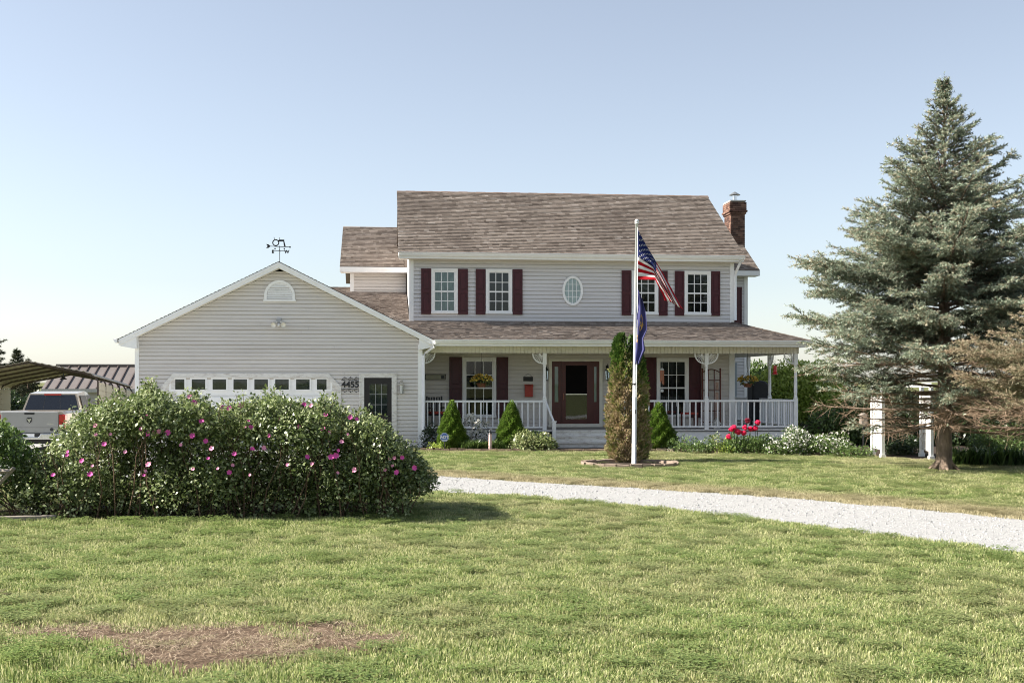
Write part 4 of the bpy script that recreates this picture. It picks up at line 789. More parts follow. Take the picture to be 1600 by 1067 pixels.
# trellis with framed panels
tx0, tx1, ty = hx(1098, 36.7), hx(1126, 36.7), 36.75; tr_ = thing('trellis', 'dark red wooden trellis hung with pale panels against the porch wall', 'trellis', (tx0, ty, .5)); tt = hz(1110, 580, ty); b = MB(); tw = tx1-tx0
for x in (tx0, tx1): b.box(x-.02, x+.02, ty-.02, ty+.02, .5, tt+.05).ball((x, ty, tt+.07), .03)
for k_ in (1, 2): x = tx0+tw*k_/3; b.box(x-.012, x+.012, ty-.012, ty+.012, .6, tt-.02+.06)
for z in (.65, 1.0, 1.32, 1.64, 1.96): b.box(tx0, tx1, ty-.016, ty+.010, z-.014, z+.014)
b.tube([(tx0+tw*k_/10, ty, tt-.04+.10*math.sin(math.pi*k_/10)) for k_ in range(11)], .017, 6); b.build('frame', M['redwood'], tr_)
for k_, z in enumerate((1.66, 1.34, 1.02, .72)):
    for q in (0, 1): MB().box(tx0+tw*(q+1)/3+(-.10 if q == 0 else .03), tx0+tw*(q+1)/3+(-.02 if q == 0 else .13), ty-.04, ty-.02, z, z+.24).build('hanging_panel', M['tile'], tr_)
# covered grill, feeder
gxx, gyy = hx(1186, 38.6), 38.6; gr = thing('covered_grill', 'barbecue grill under a black cover at the right end of the porch', 'grill', (gxx, gyy, .5)); gw_ = hx(1201, gyy)-gxx
b = MB(); b.prism([(gxx-gw_, gyy-.3, .62), (gxx+gw_, gyy-.3, .62), (gxx+gw_*1.0, gyy-.3, 1.50), (gxx+gw_*.85, gyy-.3, 1.80), (gxx+gw_*.3, gyy-.3, 1.94), (gxx-gw_*.6, gyy-.3, 1.97), (gxx-gw_*.95, gyy-.3, 1.9)], (0, 0, 0), (0, .6, 0)); b.build('cover', M['cover'], gr, bevel=.06)
for sx_ in (-1, 1): MB().tube([(gxx+sx_*gw_*.8, gyy, .5), (gxx+sx_*gw_*.8, gyy, .63)], .04, 8).build('leg', M['black'], gr)
hfx, hfy = hx(1211, 36.2), 36.2; hf = thing('hummingbird_feeder', 'bright red hummingbird feeder hanging at the open end of the porch', 'bird feeder', (hfx, hfy, 2.4)); zf = hz(1211, 579, hfy)
MB().lathe([(.055, -.06), (.06, -.04), (.05, .14), (.055, .155)], (hfx, hfy, zf), 10).build('bottle', M['redplastic'], hf); MB().lathe([(.03, -.13), (.09, -.11), (.09, -.09), (.05, -.06)], (hfx, hfy, zf), 10).build('feeding_tray', M['redplastic'], hf); MB().tube([(hfx, hfy, zf+.15), (hfx, hfy, 2.984)], .004, 4).build('hook_wire', M['black'], hf)
def chair(x, y, label, col, rz, seat):
    o = thing('porch_chair', label, 'chair', (0, 0, 0)); 
    for dx, dy in ((-.24, -.22), (.24, -.22), (-.24, .22), (.24, .22)): MB().box(dx-.02, dx+.02, dy-.02, dy+.02, 0, .98 if dy > 0 else .62).build('leg', M['black'], o)
    MB().box(-.25, .25, -.25, .25, .40, .44).build('seat', M['black'], o); MB().box(-.22, .22, -.22, .2, .441, .52).build('cushion', M[seat], o, bevel=.03)
    for k_ in range(5): MB().box(-.2+.085*k_, -.15+.085*k_, .2, .225, .45, .95).build('back_slat', M['black'], o)
    for s in (-1, 1): MB().box(s*.24-.03, s*.24+.03, -.24, .2, .62, .65).build('armrest', M['black'], o)
    o.location = (x, y, .5); o.rotation_euler.z = rz; return o
chair(hx(683, 36), 36.1, 'black porch chair with a red cushion at the left end of the porch', None, .35, 'red')
ch2 = chair(hx(1047, 36.2), 36.3, 'black porch chair with a dark red cushion left of the turned post', None, -.3, 'redwood')
sb = thing('side_table', 'low dark red side table below the right porch window', 'table', (hx(1077, 36), 36.0, .5)); q = hx(1077, 36); MB().box(q-.23, q+.23, 35.8, 36.2, .92, .97).build('tabletop', M['red'], sb)
for dx, dy in ((-.2, -.17), (.2, -.17), (-.2, .17), (.2, .17)): MB().box(q+dx-.02, q+dx+.02, 36+dy-.02, 36+dy+.02, .5, .92).build('leg', M['redwood'], sb)
q = hx(1119.5, 35.5); bh = thing('ceramic_house', 'small white ornamental house on the porch boards behind the railing', 'ornament', (q, 35.5, .5)); MB().box(q-.09, q+.09, 35.42, 35.58, .5, .64).build('body', M['ceramic'], bh); MB().prism([(q-.12, 35.4, .63), (q+.12, 35.4, .63), (q, 35.4, .82)], (0, 0, 0), (0, .2, 0)).build('roof', M['ceramic'], bh); MB().box(q-.03, q+.03, 35.415, 35.419, .52, .6).build('opening', M['black'], bh)

# ------------------------------------------------------------------ flagpole and flags
FT = 27.9; fp = pt(990.5, FT); ptop = zt(350, FT); pole = thing('flagpole', 'white metal flagpole standing in the brick ringed bed before the porch', 'flagpole', fp)
ftop = pt(995, FT, ptop); MB().tube([fp+Vector((0, 0, -.05)), fp.lerp(ftop, .5), ftop], [.055, .048, .032], 12).build('pole', M['steelpole'], pole, smooth=True)
MB().ball(ftop+Vector((0, 0, .06)), .05).lathe([(.05, 0), (.05, .02), (.02, .03)], ftop, 10).build('finial', M['signwhite'], pole, smooth=True)
MB().lathe([(.058, 0), (.058, .04)], fp.lerp(ftop, .33), 12).build('joint_collar', M['black'], pole); MB().tube([pt(996.5, FT-.05, zt(356, FT)), pt(996, FT-.07, zt(480, FT)), pt(994, FT-.07, zt(620, FT))], .006, 4).build('halyard', M['signwhite'], pole); MB().tube([pt(993, FT-.06, zt(640, FT)), pt(993, FT-.06, zt(646, FT))], .012, 6).build('cleat', M['black'], pole)
fwd = Vector((SA, CA, 0))
def fpos(u, v):
    """US flag hanging from the hoist, the fly drooping down to the right in deep folds"""
    T_ = (997+70*u, 360.5+123*u); k_ = .27
    B_ = (997+27*u/k_, 437.5+1.2*u/k_) if u < k_ else (1024+16*(u-k_)/(1-k_), 438.7+30*(u-k_)/(1-k_))
    w = v+.10*math.sin(2*math.pi*v)*u
    x, y = T_[0]*(1-w)+B_[0]*w, T_[1]*(1-w)+B_[1]*w; y += 1.2*math.sin(9*u+4*v)*u; x += 1.4*math.sin(14*v+3*u)*u
    d = (.16*math.sin(3.2*math.pi*v+4.0*u)+.05*math.sin(7*v*math.pi+9*u))*min(1, u*2.2)-.06
    return pt(x, FT+d, zt(y, FT))
usf = thing('us_flag', 'American stars and stripes flag drooping from the top of the white flagpole', 'flag', pt(997, FT, zt(437, FT)))
NU, NV = 40, 52; V = [fpos(i/NU, j/NV) for j in range(NV+1) for i in range(NU+1)]
def cells(test): return [(j*(NU+1)+i, j*(NU+1)+i+1, (j+1)*(NU+1)+i+1, (j+1)*(NU+1)+i) for j in range(NV) for i in range(NU) if test(i, j)]
canton = lambda i, j: i < NU*.4 and j < 28
for nm, mm, test in (('canton', 'flagblue', canton), ('red_stripes', 'flagred', lambda i, j: not canton(i, j) and (j//4) % 2 == 0), ('white_stripes', 'flagwhite', lambda i, j: not canton(i, j) and (j//4) % 2 == 1)):
    b = MB(); b.add(V, cells(test)); o = b.build(nm, M[mm], usf, smooth=True); s_ = o.modifiers.new('s', 'SOLIDIFY'); s_.thickness = .004
b = MB()
for r in range(9):
    for c in range(6 if r % 2 == 0 else 5):
        u0, v0 = .4*((c+.5+(.5 if r % 2 else 0))/6), 28/52*(r+.6)/9.2
        for off in (-.007, .007):
            ps = []
            for k_ in range(10): rr = (.026 if k_ % 2 == 0 else .011); a = math.pi*k_/5; ps.append(fpos(max(.002, u0+rr*math.sin(a)*.66), v0-rr*math.cos(a))+fwd*off)
            b.add(ps, [list(range(10))])
b.build('stars', M['flagwhite'], usf)
stf = thing('state_flag', 'limp dark blue flag with a gold emblem below the American flag', 'flag', pt(995, FT, zt(560, FT)))
def spos(u, v):
    w = np.interp(v, [0, .1, .3, .52, .65, .8, .92, 1], [3, 7, 13, 18, 13, 16, 9, 5]); x = 996-5*v*.7+w*u+1.5*math.sin(7*v)*u; y = 451+118*v+6*u*(1-v)
    return pt(x, FT-.06+.05*math.sin(u*9+v*4)*(.3+u)+.03*math.sin(v*13), zt(y, FT))
V = [spos(i/20, j/40) for j in range(41) for i in range(21)]; b = MB(); b.add(V, [(j*21+i, j*21+i+1, (j+1)*21+i+1, (j+1)*21+i) for j in range(40) for i in range(20)]); o = b.build('cloth', M['flagpurple'], stf, smooth=True); s_ = o.modifiers.new('s', 'SOLIDIFY'); s_.thickness = .004
b = MB(); em = [(.34, .36), (.5, .33), (.62, .37), (.56, .42), (.66, .46), (.5, .52), (.36, .56), (.28, .5), (.42, .46), (.3, .42)]; b.add([spos(u, v)-fwd*.012 for u, v in em], [list(range(len(em)))]); b.add([spos(u, v)-fwd*.012 for u, v in ((.1, .6), (.2, .62), (.16, .72), (.08, .7))], [(0, 1, 2, 3)]); b.build('emblem', M['gold'], stf)
for k_ in ('flagblue', 'flagred', 'flagwhite', 'flagpurple'):       # thin cloth lets the sun through
    nt_ = M[k_].node_tree; pb__ = nt_.nodes['Principled BSDF']; tr__ = nt_.nodes.new('ShaderNodeBsdfTranslucent'); nt_.links.new(pb__.inputs['Base Color'].links[0].from_socket, tr__.inputs[0])
    mx__ = nt_.nodes.new('ShaderNodeMixShader'); mx__.inputs[0].default_value = .5; nt_.links.new(pb__.outputs[0], mx__.inputs[1]); nt_.links.new(tr__.outputs[0], mx__.inputs[2]); nt_.links.new(mx__.outputs[0], nt_.nodes['Material Output'].inputs[0])
# brick edging: ring round the flagpole bed, and the border of the long bed
eb = MB().box(-.10, .10, -.05, .05, 0, .085).build('edging_brick', M['paver'], None, bevel=.012); eb_m = eb.data; bpy.data.objects.remove(eb)
ep = MB().box(-.13, .13, -.06, .06, 0, .09).build('edging_stone', M['palepaver'], None); ep_m = ep.data; bpy.data.objects.remove(ep)
def edging(name, label, pts, closed, md, step):
    o = thing(name, label, 'garden edging', (pts[0][0], pts[0][1], 0)); L = 0; nxt = 0; pl_ = pts+[pts[0]] if closed else pts
    for (x0, y0), (x1, y1) in zip(pl_, pl_[1:]):
        d = math.hypot(x1-x0, y1-y0)
        while nxt < L+d:
            t = (nxt-L)/d; c_ = link('brick', md, o); c_.location = Vector((x0+(x1-x0)*t+random.uniform(-.012, .012), y0+(y1-y0)*t+random.uniform(-.012, .012), random.uniform(-.012, .008)))
            c_.rotation_euler = (random.gauss(0, .03), random.gauss(0, .04), math.atan2(y1-y0, x1-x0)+random.gauss(0, .05)); nxt += step*random.uniform(.98, 1.04)
        L += d
    return o
edging('brick_ring', 'ring of weathered paving bricks around the flagpole and columnar evergreen', ring, True, ep_m, .272)
edging('brick_border', 'low line of dark bricks along the bed left of the porch steps', [(.98, 33.0), (2.6, 32.7), (4.8, 32.3), (6.0, 32.25)], False, eb_m, .212)
edging('stone_border', 'curving line of pale flat stones along the bed right of the columnar evergreen', [(6.6, 32.1), (7.6, 32.02), (8.8, 31.15), (10.05, 30.35), (11.2, 29.95), (12.0, 29.6)], False, ep_m, .28)

# ------------------------------------------------------------------ plants
M['rose_leaf'] = LG('rose leaves', (.024, .043, .012), (.155, .205, .065), (.54, .58, .33), .33); M['spruce_needle'] = tint_mat('blue spruce needles', [(0, (.03, .026, .018)), (.35, (.075, .082, .055)), (.68, (.165, .205, .14)), (.93, (.40, .47, .35)), (1, (.40, .28, .19))], .45, .4, .12)  # palest rose and spruce tones carry painted sun highlights
M['brown_needle'] = tint_mat('browning pine needles', [(0, (.10, .105, .055)), (.5, (.19, .20, .115)), (.8, (.29, .255, .165)), (1, (.37, .28, .19))], .6, .3, .25)
M['arbor_leaf'] = tint_mat('arborvitae scales', [(0, (.05, .10, .018)), (.3, (.12, .20, .035)), (.45, (.24, .25, .075)), (.7, (.29, .24, .125)), (1, (.43, .33, .21))], .6, .25, .2)
M['lime_leaf'] = LG('yellow green leaves', (.17, .25, .04), (.40, .50, .10), (.60, .66, .2), .5); M['dark_leaf'] = LG('dark green leaves', (.012, .025, .010), (.03, .055, .018), (.07, .10, .035)); M['alberta'] = LG('dwarf spruce needles', (.06, .12, .018), (.17, .28, .045), (.33, .44, .11)); M['white_leaf'] = LG('white blossoms', (.55, .52, .46), (.72, .70, .64), (.85, .83, .78), .2)
M['variegated'] = LG('variegated leaves', (.08, .12, .03), (.22, .26, .10), (.48, .47, .26)); M['purple_leaf'] = LG('purple leaves', (.03, .012, .02), (.07, .03, .045), (.12, .06, .07)); M['iris_leaf'] = LG('iris blades', (.035, .07, .02), (.075, .13, .035), (.15, .21, .07))
def prof_lookup(tab): a = np.array(tab, float); return lambda px: np.interp(px, a[:, 0], a[:, 1])
def stems(name, bases, tops_, r0, m, parent, jit=.08):
    b = MB()
    for p, q in zip(bases, tops_):
        p, q = Vector(p), Vector(q); m1 = p.lerp(q, .35)+Vector((random.uniform(-jit, jit), random.uniform(-jit, jit), 0)); m2 = p.lerp(q, .7)+Vector((random.uniform(-jit, jit), random.uniform(-jit, jit), 0)); b.tube([p, m1, m2, q], [r0, r0*.8, r0*.6, r0*.25], 4, cap=False)
    return b.build(name, m, parent)
hp_ = (lambda f: lambda px: f(px)+9)(prof_lookup([(20, 795), (45, 752), (70, 700), (85, 690), (112, 664), (126, 640), (140, 638), (165, 626), (178, 612), (190, 616), (205, 628), (222, 604), (236, 596), (250, 612), (272, 628), (290, 616), (306, 614), (330, 632), (352, 634), (372, 618), (395, 628), (415, 610), (440, 614), (462, 630), (480, 636), (500, 622), (517, 618), (532, 640), (552, 650), (572, 638), (586, 644), (602, 664), (622, 690), (640, 696), (652, 718), (672, 742)]))
hedge = thing('rose_hedge', 'wide leafy rose hedge with scattered pink flowers before the garage', 'hedge', pt(360, 17.3)); lobes = []
while len(lobes) < 470:
    px = random.uniform(25, 668); t = random.uniform(16.35, 18.7); edge = min(1, (px-20)/120, (690-px)/90); t = 17.5+(t-17.5)*max(.25, edge); zt_ = zt(hp_(px), t); r = random.uniform(.13, .30)
    lo = .16 if px < 620 else .35
    if zt_-r < lo+.05: r = max(.08, (zt_-lo)*.5)
    z = zt_-r*random.uniform(1.0, 1.2) if random.random() < .5 else random.uniform(lo+r*.6, max(lo+r*.61, zt_-r))
    if z < .35 and random.random() < .35: continue
    c_ = pt(px, t, z); lobes.append((tuple(c_), (r*1.15, r*1.1, r*.9)))
for i in range(170):
    px = random.uniform(45, 640); t = random.uniform(16.6, 18.2); r = random.uniform(.14, .25); lobes.append((tuple(pt(px, t, random.uniform(.10, .62))), (r*1.2, r*1.2, r)))
for i in range(110):
    px = random.uniform(60, 640); t = random.uniform(17.7, 18.5); r = random.uniform(.2, .28); lobes.append((tuple(pt(px, t, random.uniform(.4, max(.5, zt(hp_(px), t)-.3)))), (r*1.2, r, r)))
for i in range(120):
    px = random.uniform(40, 660); t = random.uniform(16.6, 18.3); r = random.uniform(.05, .10); lobes.append((tuple(pt(px, t, zt(hp_(px), t)+random.uniform(-.10, .05))), (r, r, r*1.3)))
shb, sht = [], []
for i in range(150):
    px = random.uniform(50, 655); t = random.uniform(16.5, 18.2); q = zt(hp_(px), t); h_ = random.uniform(.02, .14); a0 = pt(px, t, q-.15); a1 = a0+Vector((random.uniform(-.12, .12), random.uniform(-.1, .1), .15+h_)); shb.append(a0); sht.append(a1)
    for k_ in range(4): c_ = a0.lerp(a1, .35+.22*k_); rr = .06-.008*k_; lobes.append((tuple(c_), (rr, rr, rr*1.1)))
stems('shoots', shb, sht, .006, M['stem'], hedge, .02)['kind'] = 'stuff'
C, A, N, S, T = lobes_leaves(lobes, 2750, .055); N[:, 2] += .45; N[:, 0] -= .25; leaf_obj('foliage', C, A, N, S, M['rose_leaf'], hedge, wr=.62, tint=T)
bs, tp = [], []
for i in range(190):
    px = random.uniform(60, 640); t = random.uniform(16.5, 18.3); p = pt(px, t, 0); bs.append(p); zq = zt(hp_(px), t); q = pt(px+random.uniform(-45, 45), t+random.uniform(-.4, .3), random.uniform(.5, 1)*zq); tp.append(q)
stems('stems', bs, tp, .011, M['stem'], hedge)
def blossom(parent, c, m, r=.05, n=6, d=None, name='blossom'):
    b = MB(); c = Vector(c); d = (d or Vector((random.uniform(-.5, .5), -1, random.uniform(.2, .8)))).normalized(); a = d.orthogonal().normalized(); e = d.cross(a)
    for k_ in range(n):
        t0 = 2*math.pi*k_/n+random.uniform(-.2, .2); w = math.pi/n*1.25; P = lambda rr, t, h: c+(a*math.cos(t)+e*math.sin(t))*rr+d*h
        b.add([c, P(r*.75, t0-w, .25*r), P(r*1.05, t0, .35*r), P(r*.75, t0+w, .25*r)], [(0, 1, 2, 3)])
    return b.build(name, m, parent)
roses = [(221, 656), (221, 670), (232, 678), (248, 674), (301, 681), (163, 694), (83, 742), (232, 726), (321, 689), (366, 709), (358, 738), (296, 620), (303, 629), (347, 636), (358, 638), (375, 634), (315, 658), (392, 668), (475, 632), (486, 634), (509, 648), (467, 667), (516, 675), (534, 690), (480, 714), (517, 714), (525, 712), (554, 734), (628, 715), (647, 731), (620, 738), (412, 700), (128, 720), (141, 741), (262, 676), (331, 701), (557, 655), (547, 652)]
for i, (px, py) in enumerate(roses):
    t = 16.08+.7*max(0, (720-py)/110)+(.3 if px > 560 else 0); blossom(hedge, pt(px, t, zt(py, t)), M['palepink'] if i % 4 == 3 else M['pink'], random.uniform(.032, .045))
for i in range(34):
    px = random.uniform(95, 640); py = random.uniform(max(640, hp_(px)+18), 745); t = 16.15+.7*max(0, (720-py)/110)+(.3 if px > 560 else 0)
    blossom(hedge, pt(px, t, zt(py, t)), M['palepink'] if i % 3 else M['pink'], random.uniform(.022, .034))
lb = thing('leafy_shrub', 'leafy green shrub cut off by the left edge of the lawn bed', 'shrub', pt(-5, 17.3)); lp = prof_lookup([(-150, 640), (-20, 655), (10, 672), (30, 690), (45, 715), (62, 745)]); lobes = []
while len(lobes) < 70:
    px = random.uniform(-130, 58); t = random.uniform(16.4, 18.4); q = zt(lp(px), t); r = random.uniform(.14, .28); 
    if px > 25: t = 17.3+(t-17.3)*.4
    z = q-r*.9 if random.random() < .5 else random.uniform(.25, max(.3, q-r)); lobes.append((tuple(pt(px, t, z)), (r*1.1, r*1.1, r)))
C, A, N, S, T = lobes_leaves(lobes, 3400, .065); leaf_obj('foliage', C, A, N, S, M['leaf_green'], lb, wr=.55, tint=T); stems('stems', [pt(random.uniform(-100, 40), 17+random.random(), 0) for _ in range(30)], [pt(random.uniform(-110, 45), 17+random.random(), random.uniform(.6, 1.1)) for _ in range(30)], .011, M['stem'], lb)
def shrub(name, label, px, t, w, h, m, cat='shrub', n=22, dens=3000, leaf=.06, wr=.55, z0=0.0, flowers=None, nf=0, fs=.05, group=None, dx=None):
    c0_ = pt(px, t); c0_.z = float(zg(np.array(c0_.x), np.array(c0_.y)))+z0; o = thing(name, label, cat, c0_, group); lobes = []
    for i in range(n):
        a = random.random()*6.28; q = math.sqrt(random.random()); r = random.uniform(.16, .28)*min(w, h*1.3); zz = random.uniform(.2, 1)*h*(1-.35*q*q); rr = (w/2-r*.7)*q; lobes.append(((c0_.x+rr*math.cos(a), c0_.y+rr*math.sin(a)*.8, c0_.z+max(r*.6, zz-r*.8)), (r*1.1, r*1.05, r*.85)))
    C, A, N, S, T = lobes_leaves(lobes, dens, leaf); leaf_obj('foliage', C, A, N, S, m, o, wr=wr, tint=T)
    stems('stems', [c0_+Vector((random.uniform(-.2, .2)*w, random.uniform(-.2, .2)*w, 0)) for _ in range(max(6, n//2))], [Vector(random.choice(lobes)[0]) for _ in range(max(6, n//2))], .012*max(1, h), M['stem'], o)
    if flowers:
        k_ = RNG.integers(0, len(C), nf); up_ = C[k_]+np.array([0, -.02, .03]); leaf_obj('blossoms', up_, rdir(nf)+np.array([0, -.3, .6]), rdir(nf)+np.array([0, -.5, 1]), np.full(nf, fs), flowers, o, wr=.9)
    return o
def cone_spruce(label, px, t, ytop, w, mixc=None):
    c0_ = pt(px, t); h = zt(ytop, t); o = thing('dwarf_spruce', label, 'dwarf conifer', c0_, 'dwarf spruces before the porch'); n = 21000; z = 1-np.sqrt(RNG.random(n)); a = RNG.random(n)*6.28
    lump = 1+.13*np.sin(a*3+z*9)+.10*np.sin(a*7-z*23)+.08*np.sin(a*11+z*31); rr = w/2*(np.clip(1-z, 0, 1)**.8)*np.minimum(1, .72+z*1.6)*lump*(1-np.abs(RNG.normal(0, .17, n))); C = np.stack([c0_.x+rr*np.cos(a), c0_.y+rr*np.sin(a), .04+z*(h-.02)], 1); out = np.stack([np.cos(a), np.sin(a), np.full(n, .55)], 1)
    leaf_obj('foliage', C, out+rdir(n)*.45, np.stack([-out[:, 0]*.3, -out[:, 1]*.3, np.ones(n)], 1)+rdir(n)*.6, .062*(.6+.7*RNG.random(n)), M['alberta'], o, wr=.45, tint=np.clip(RNG.normal(.5, .25, n), 0, 1)); MB().tube([c0_, c0_+Vector((0, 0, h*.8))], [.05, .01], 6).build('trunk', M['stem'], o)
cone_spruce('conical dwarf spruce nearest the garage, behind the blue security sign', 706, 33.5, 626, .92); cone_spruce('conical dwarf spruce just left of the porch steps', 799, 33.7, 627, .98); cone_spruce('conical dwarf spruce partly behind the columnar brown evergreen', 1029, 33.2, 630, 1.10)
# columnar arborvitae, browned on the near side
at = 28.6; ac = pt(981, at); ah = zt(521, at); av = thing('arborvitae', 'tall columnar evergreen, browned low down with bright green tips, beside the flagpole', 'evergreen tree', ac); n = 26000; z = RNG.random(n)*.985+.005; a = RNG.random(n)*6.28
wprof = np.interp(z, [0, .05, .12, .4, .62, .8, .9, .96, 1.0], [.36, .44, .47, .455, .40, .33, .26, .17, .05]); spl = (z > .8); lump = 1+.10*np.sin(a*5+z*14)+.09*np.sin(a*9-z*37)+.07*np.sin(a*3+z*60)
rr = wprof*lump*(1-np.abs(RNG.normal(0, .16, n))); xo = np.where(spl, np.where(np.cos(a) > -.1, .10, -.10)*(z-.8)*5, 0); C = np.stack([ac.x+rr*np.cos(a)+xo, ac.y+rr*np.sin(a), z*ah*np.where(spl & (np.cos(a) > -.1), .985, 1)], 1)
gr_ = np.clip(.86-1.25*np.clip(z-.55, 0, 1)*1.9-.30*np.clip(np.cos(a)*1.2, 0, 1)-.18*np.clip(-np.cos(a)-.3, 0, 1)+RNG.normal(0, .22, n)+.10*np.sin(a*4+z*18), 0, 1); out = np.stack([np.cos(a), np.sin(a), np.full(n, .9)], 1)
leaf_obj('foliage', C, out*.8+rdir(n)*.6, np.stack([-np.sin(a), np.cos(a), np.zeros(n)], 1)+rdir(n)*.7, .085*(.55+.7*RNG.random(n)), M['arbor_leaf'], av, wr=.5, tint=gr_); MB().tube([ac, ac+Vector((0, 0, ah*.85))], [.09, .02], 7).build('trunk', M['bark'], av)

# conifers built branch by branch
def conifer(name, label, cat, base, H, rprof, m, nl=150, twigd=1.0, seed=3, zlow=.1, droop=0.0, ang=(60, -12), trunk_r=.18, needle=.045, dead=0.0, inner_brown=True, group=None, keepdir=None, nn=16):
    rg = np.random.default_rng(seed); o = thing(name, label, cat, base, group); bx_, by_, bz_ = base
    tp = MB(); tp.tube([(bx_, by_, bz_-.05), (bx_, by_, bz_+.05), (bx_, by_, bz_+.25), (bx_+.02, by_, bz_+H*.3), (bx_-.01, by_+.02, bz_+H*.65), (bx_, by_, bz_+H*.97)], [trunk_r*1.5, trunk_r*1.25, trunk_r, trunk_r*.78, trunk_r*.42, .012], 10)
    for k_ in range(6): q = k_*1.05+.3; tp.tube([(bx_+trunk_r*.9*math.cos(q), by_+trunk_r*.9*math.sin(q), bz_+.16), (bx_+trunk_r*2.1*math.cos(q), by_+trunk_r*2.1*math.sin(q), bz_-.01)], [trunk_r*.35, trunk_r*.12], 5)
    tp.build('trunk', M['bark'], o, smooth=True); lim = MB(); tw = MB(); P0, D0, LL, TT = [], [], [], []
    for i in range(nl):
        f = zlow+(1-zlow)*(1-(1-(i+.5)/nl)**.92); f = min(.985, f); z = bz_+f*H; az = i*2.39996+rg.normal(0, .25)
        if keepdir is not None and not keepdir(az): continue
        L = rprof(f)*rg.uniform(.62, 1.07); el = R(np.interp(f, [0, .25, .6, 1], [ang[1]-4, ang[1], ang[1]*.3+ang[0]*.35, ang[0]]))+rg.normal(0, .08); dirh = np.array([math.cos(az), math.sin(az), 0]); pts_ = []; K_ = 9
        start = np.array([bx_, by_, z-L*math.sin(el)*.55 if f > .5 else z])
        for k_ in range(K_):
            s = k_/(K_-1); pts_.append(start+dirh*L*s*math.cos(el)+np.array([0, 0, L*(math.sin(el)*s-droop*s*s+.10*s**3*(1 if f < .6 else .5))]))
        pts_ = np.array(pts_); lim.tube([Vector(p) for p in pts_], [max(.004, .028*L/2.2*(1-.85*k_/(K_-1))+.003) for k_ in range(K_)], 5, cap=False)
        isdead = rg.random() < dead*np.interp(f, [zlow, zlow+.12, zlow+.22], [1, .5, 0]); bare = np.interp(f, [0, .3, .8, 1], [.30, .24, .12, .03])
        nt = max(6, int(L*19*twigd))
        for q in range(nt):
            s = bare+(1-bare)*(q+rg.random())/nt; ii = min(K_-2, int(s*(K_-1))); fr_ = s*(K_-1)-ii; p = pts_[ii]*(1-fr_)+pts_[ii+1]*fr_; ld = pts_[ii+1]-pts_[ii]; ld /= np.linalg.norm(ld); sgn = 1 if q % 2 else -1
            side = np.cross(ld, [0, 0, 1.0]); side /= np.linalg.norm(side)+1e-6; d = ld*.75+side*sgn*.75+np.array([0, 0, rg.normal(-.08, .26)]); d /= np.linalg.norm(d); tl = (L*.30*(1-.55*s)+.09)*rg.uniform(.6, 1.15)
            tw.tube([Vector(p), Vector(p+d*tl*.9+np.array([0, 0, -.04*tl]))], [.005, .002], 3, cap=False)
            if isdead or (rg.random() < dead*.5 and f < zlow+.2):
                for w in range(3): s2 = .3+.6*rg.random(); d2 = d+rg.normal(0, .6, 3); d2 /= np.linalg.norm(d2); p2 = p+d*tl*s2; tw.tube([Vector(p2), Vector(p2+d2*tl*.5)], [.004, .0015], 3, cap=False)
                continue
            tip_lit = s  # inner needles tinted dark, tips pale: crown shade put into the colour
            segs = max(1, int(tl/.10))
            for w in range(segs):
                a0 = p+d*tl*w/segs; P0.append(a0); D0.append(d); LL.append(tl/segs*1.15); TT.append(tip_lit*.6+.25+rg.normal(0, .12))
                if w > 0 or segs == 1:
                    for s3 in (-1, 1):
                        d3 = d*.7+np.cross(d, [0, 0, 1.0])*s3*.7+np.array([0, 0, rg.normal(0, .25)]); d3 /= np.linalg.norm(d3); P0.append(a0); D0.append(d3); LL.append(tl*.30*rg.uniform(.6, 1.2)+.04); TT.append(tip_lit*.6+.33+rg.normal(0, .12))
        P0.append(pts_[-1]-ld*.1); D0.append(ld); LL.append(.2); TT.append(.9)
    for k_ in range(7): a = k_*.9; P0.append(np.array([bx_, by_, bz_+H*(.93+.01*k_)])); D0.append(np.array([math.cos(a)*.6, math.sin(a)*.6, .9]) if k_ < 6 else np.array([0, 0, 1.0])); LL.append(.22); TT.append(.7)
    lim.build('limbs', M['bark'], o); tw.build('twigs', M['twig'], o)
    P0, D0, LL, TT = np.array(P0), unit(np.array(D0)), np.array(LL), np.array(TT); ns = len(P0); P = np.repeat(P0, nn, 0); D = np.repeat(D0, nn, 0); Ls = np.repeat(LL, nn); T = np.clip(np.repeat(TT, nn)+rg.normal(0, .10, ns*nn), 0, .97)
    if inner_brown: br = rg.random(ns*nn) < .05; T[br] = 1.0
    rv = unit(rg.normal(size=(ns*nn, 3))); rad = unit(np.cross(D, rv)); s = rg.random(ns*nn)[:, None]*Ls[:, None]; b0 = P+D*s; ax = unit(D*.75+rad*.8); sd = unit(np.cross(ax, rg.normal(size=(ns*nn, 3)))); w = needle*.11
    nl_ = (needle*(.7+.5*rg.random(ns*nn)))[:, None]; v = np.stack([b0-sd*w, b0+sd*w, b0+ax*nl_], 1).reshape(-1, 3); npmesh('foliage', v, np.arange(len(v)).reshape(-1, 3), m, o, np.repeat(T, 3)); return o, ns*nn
sb_ = pt(1475, 25.9); Hs = zt(123, 25.9)
srp = prof_lookup([(0, 2.3), (.09, 2.45), (.2, 2.75), (.33, 3.0), (.45, 2.85), (.56, 2.6), (.66, 2.15), (.75, 1.62), (.83, 1.12), (.9, .68), (.96, .3), (1, .1)])
_, nsp = conifer('spruce_tree', 'tall blue green spruce with bare lower twigs standing on the right lawn', 'spruce tree', tuple(sb_), Hs, srp, M['spruce_needle'], nl=225, twigd=.72, seed=5, zlow=.10, droop=.10, ang=(54, 2), trunk_r=.17, needle=.06, dead=.95, nn=22)
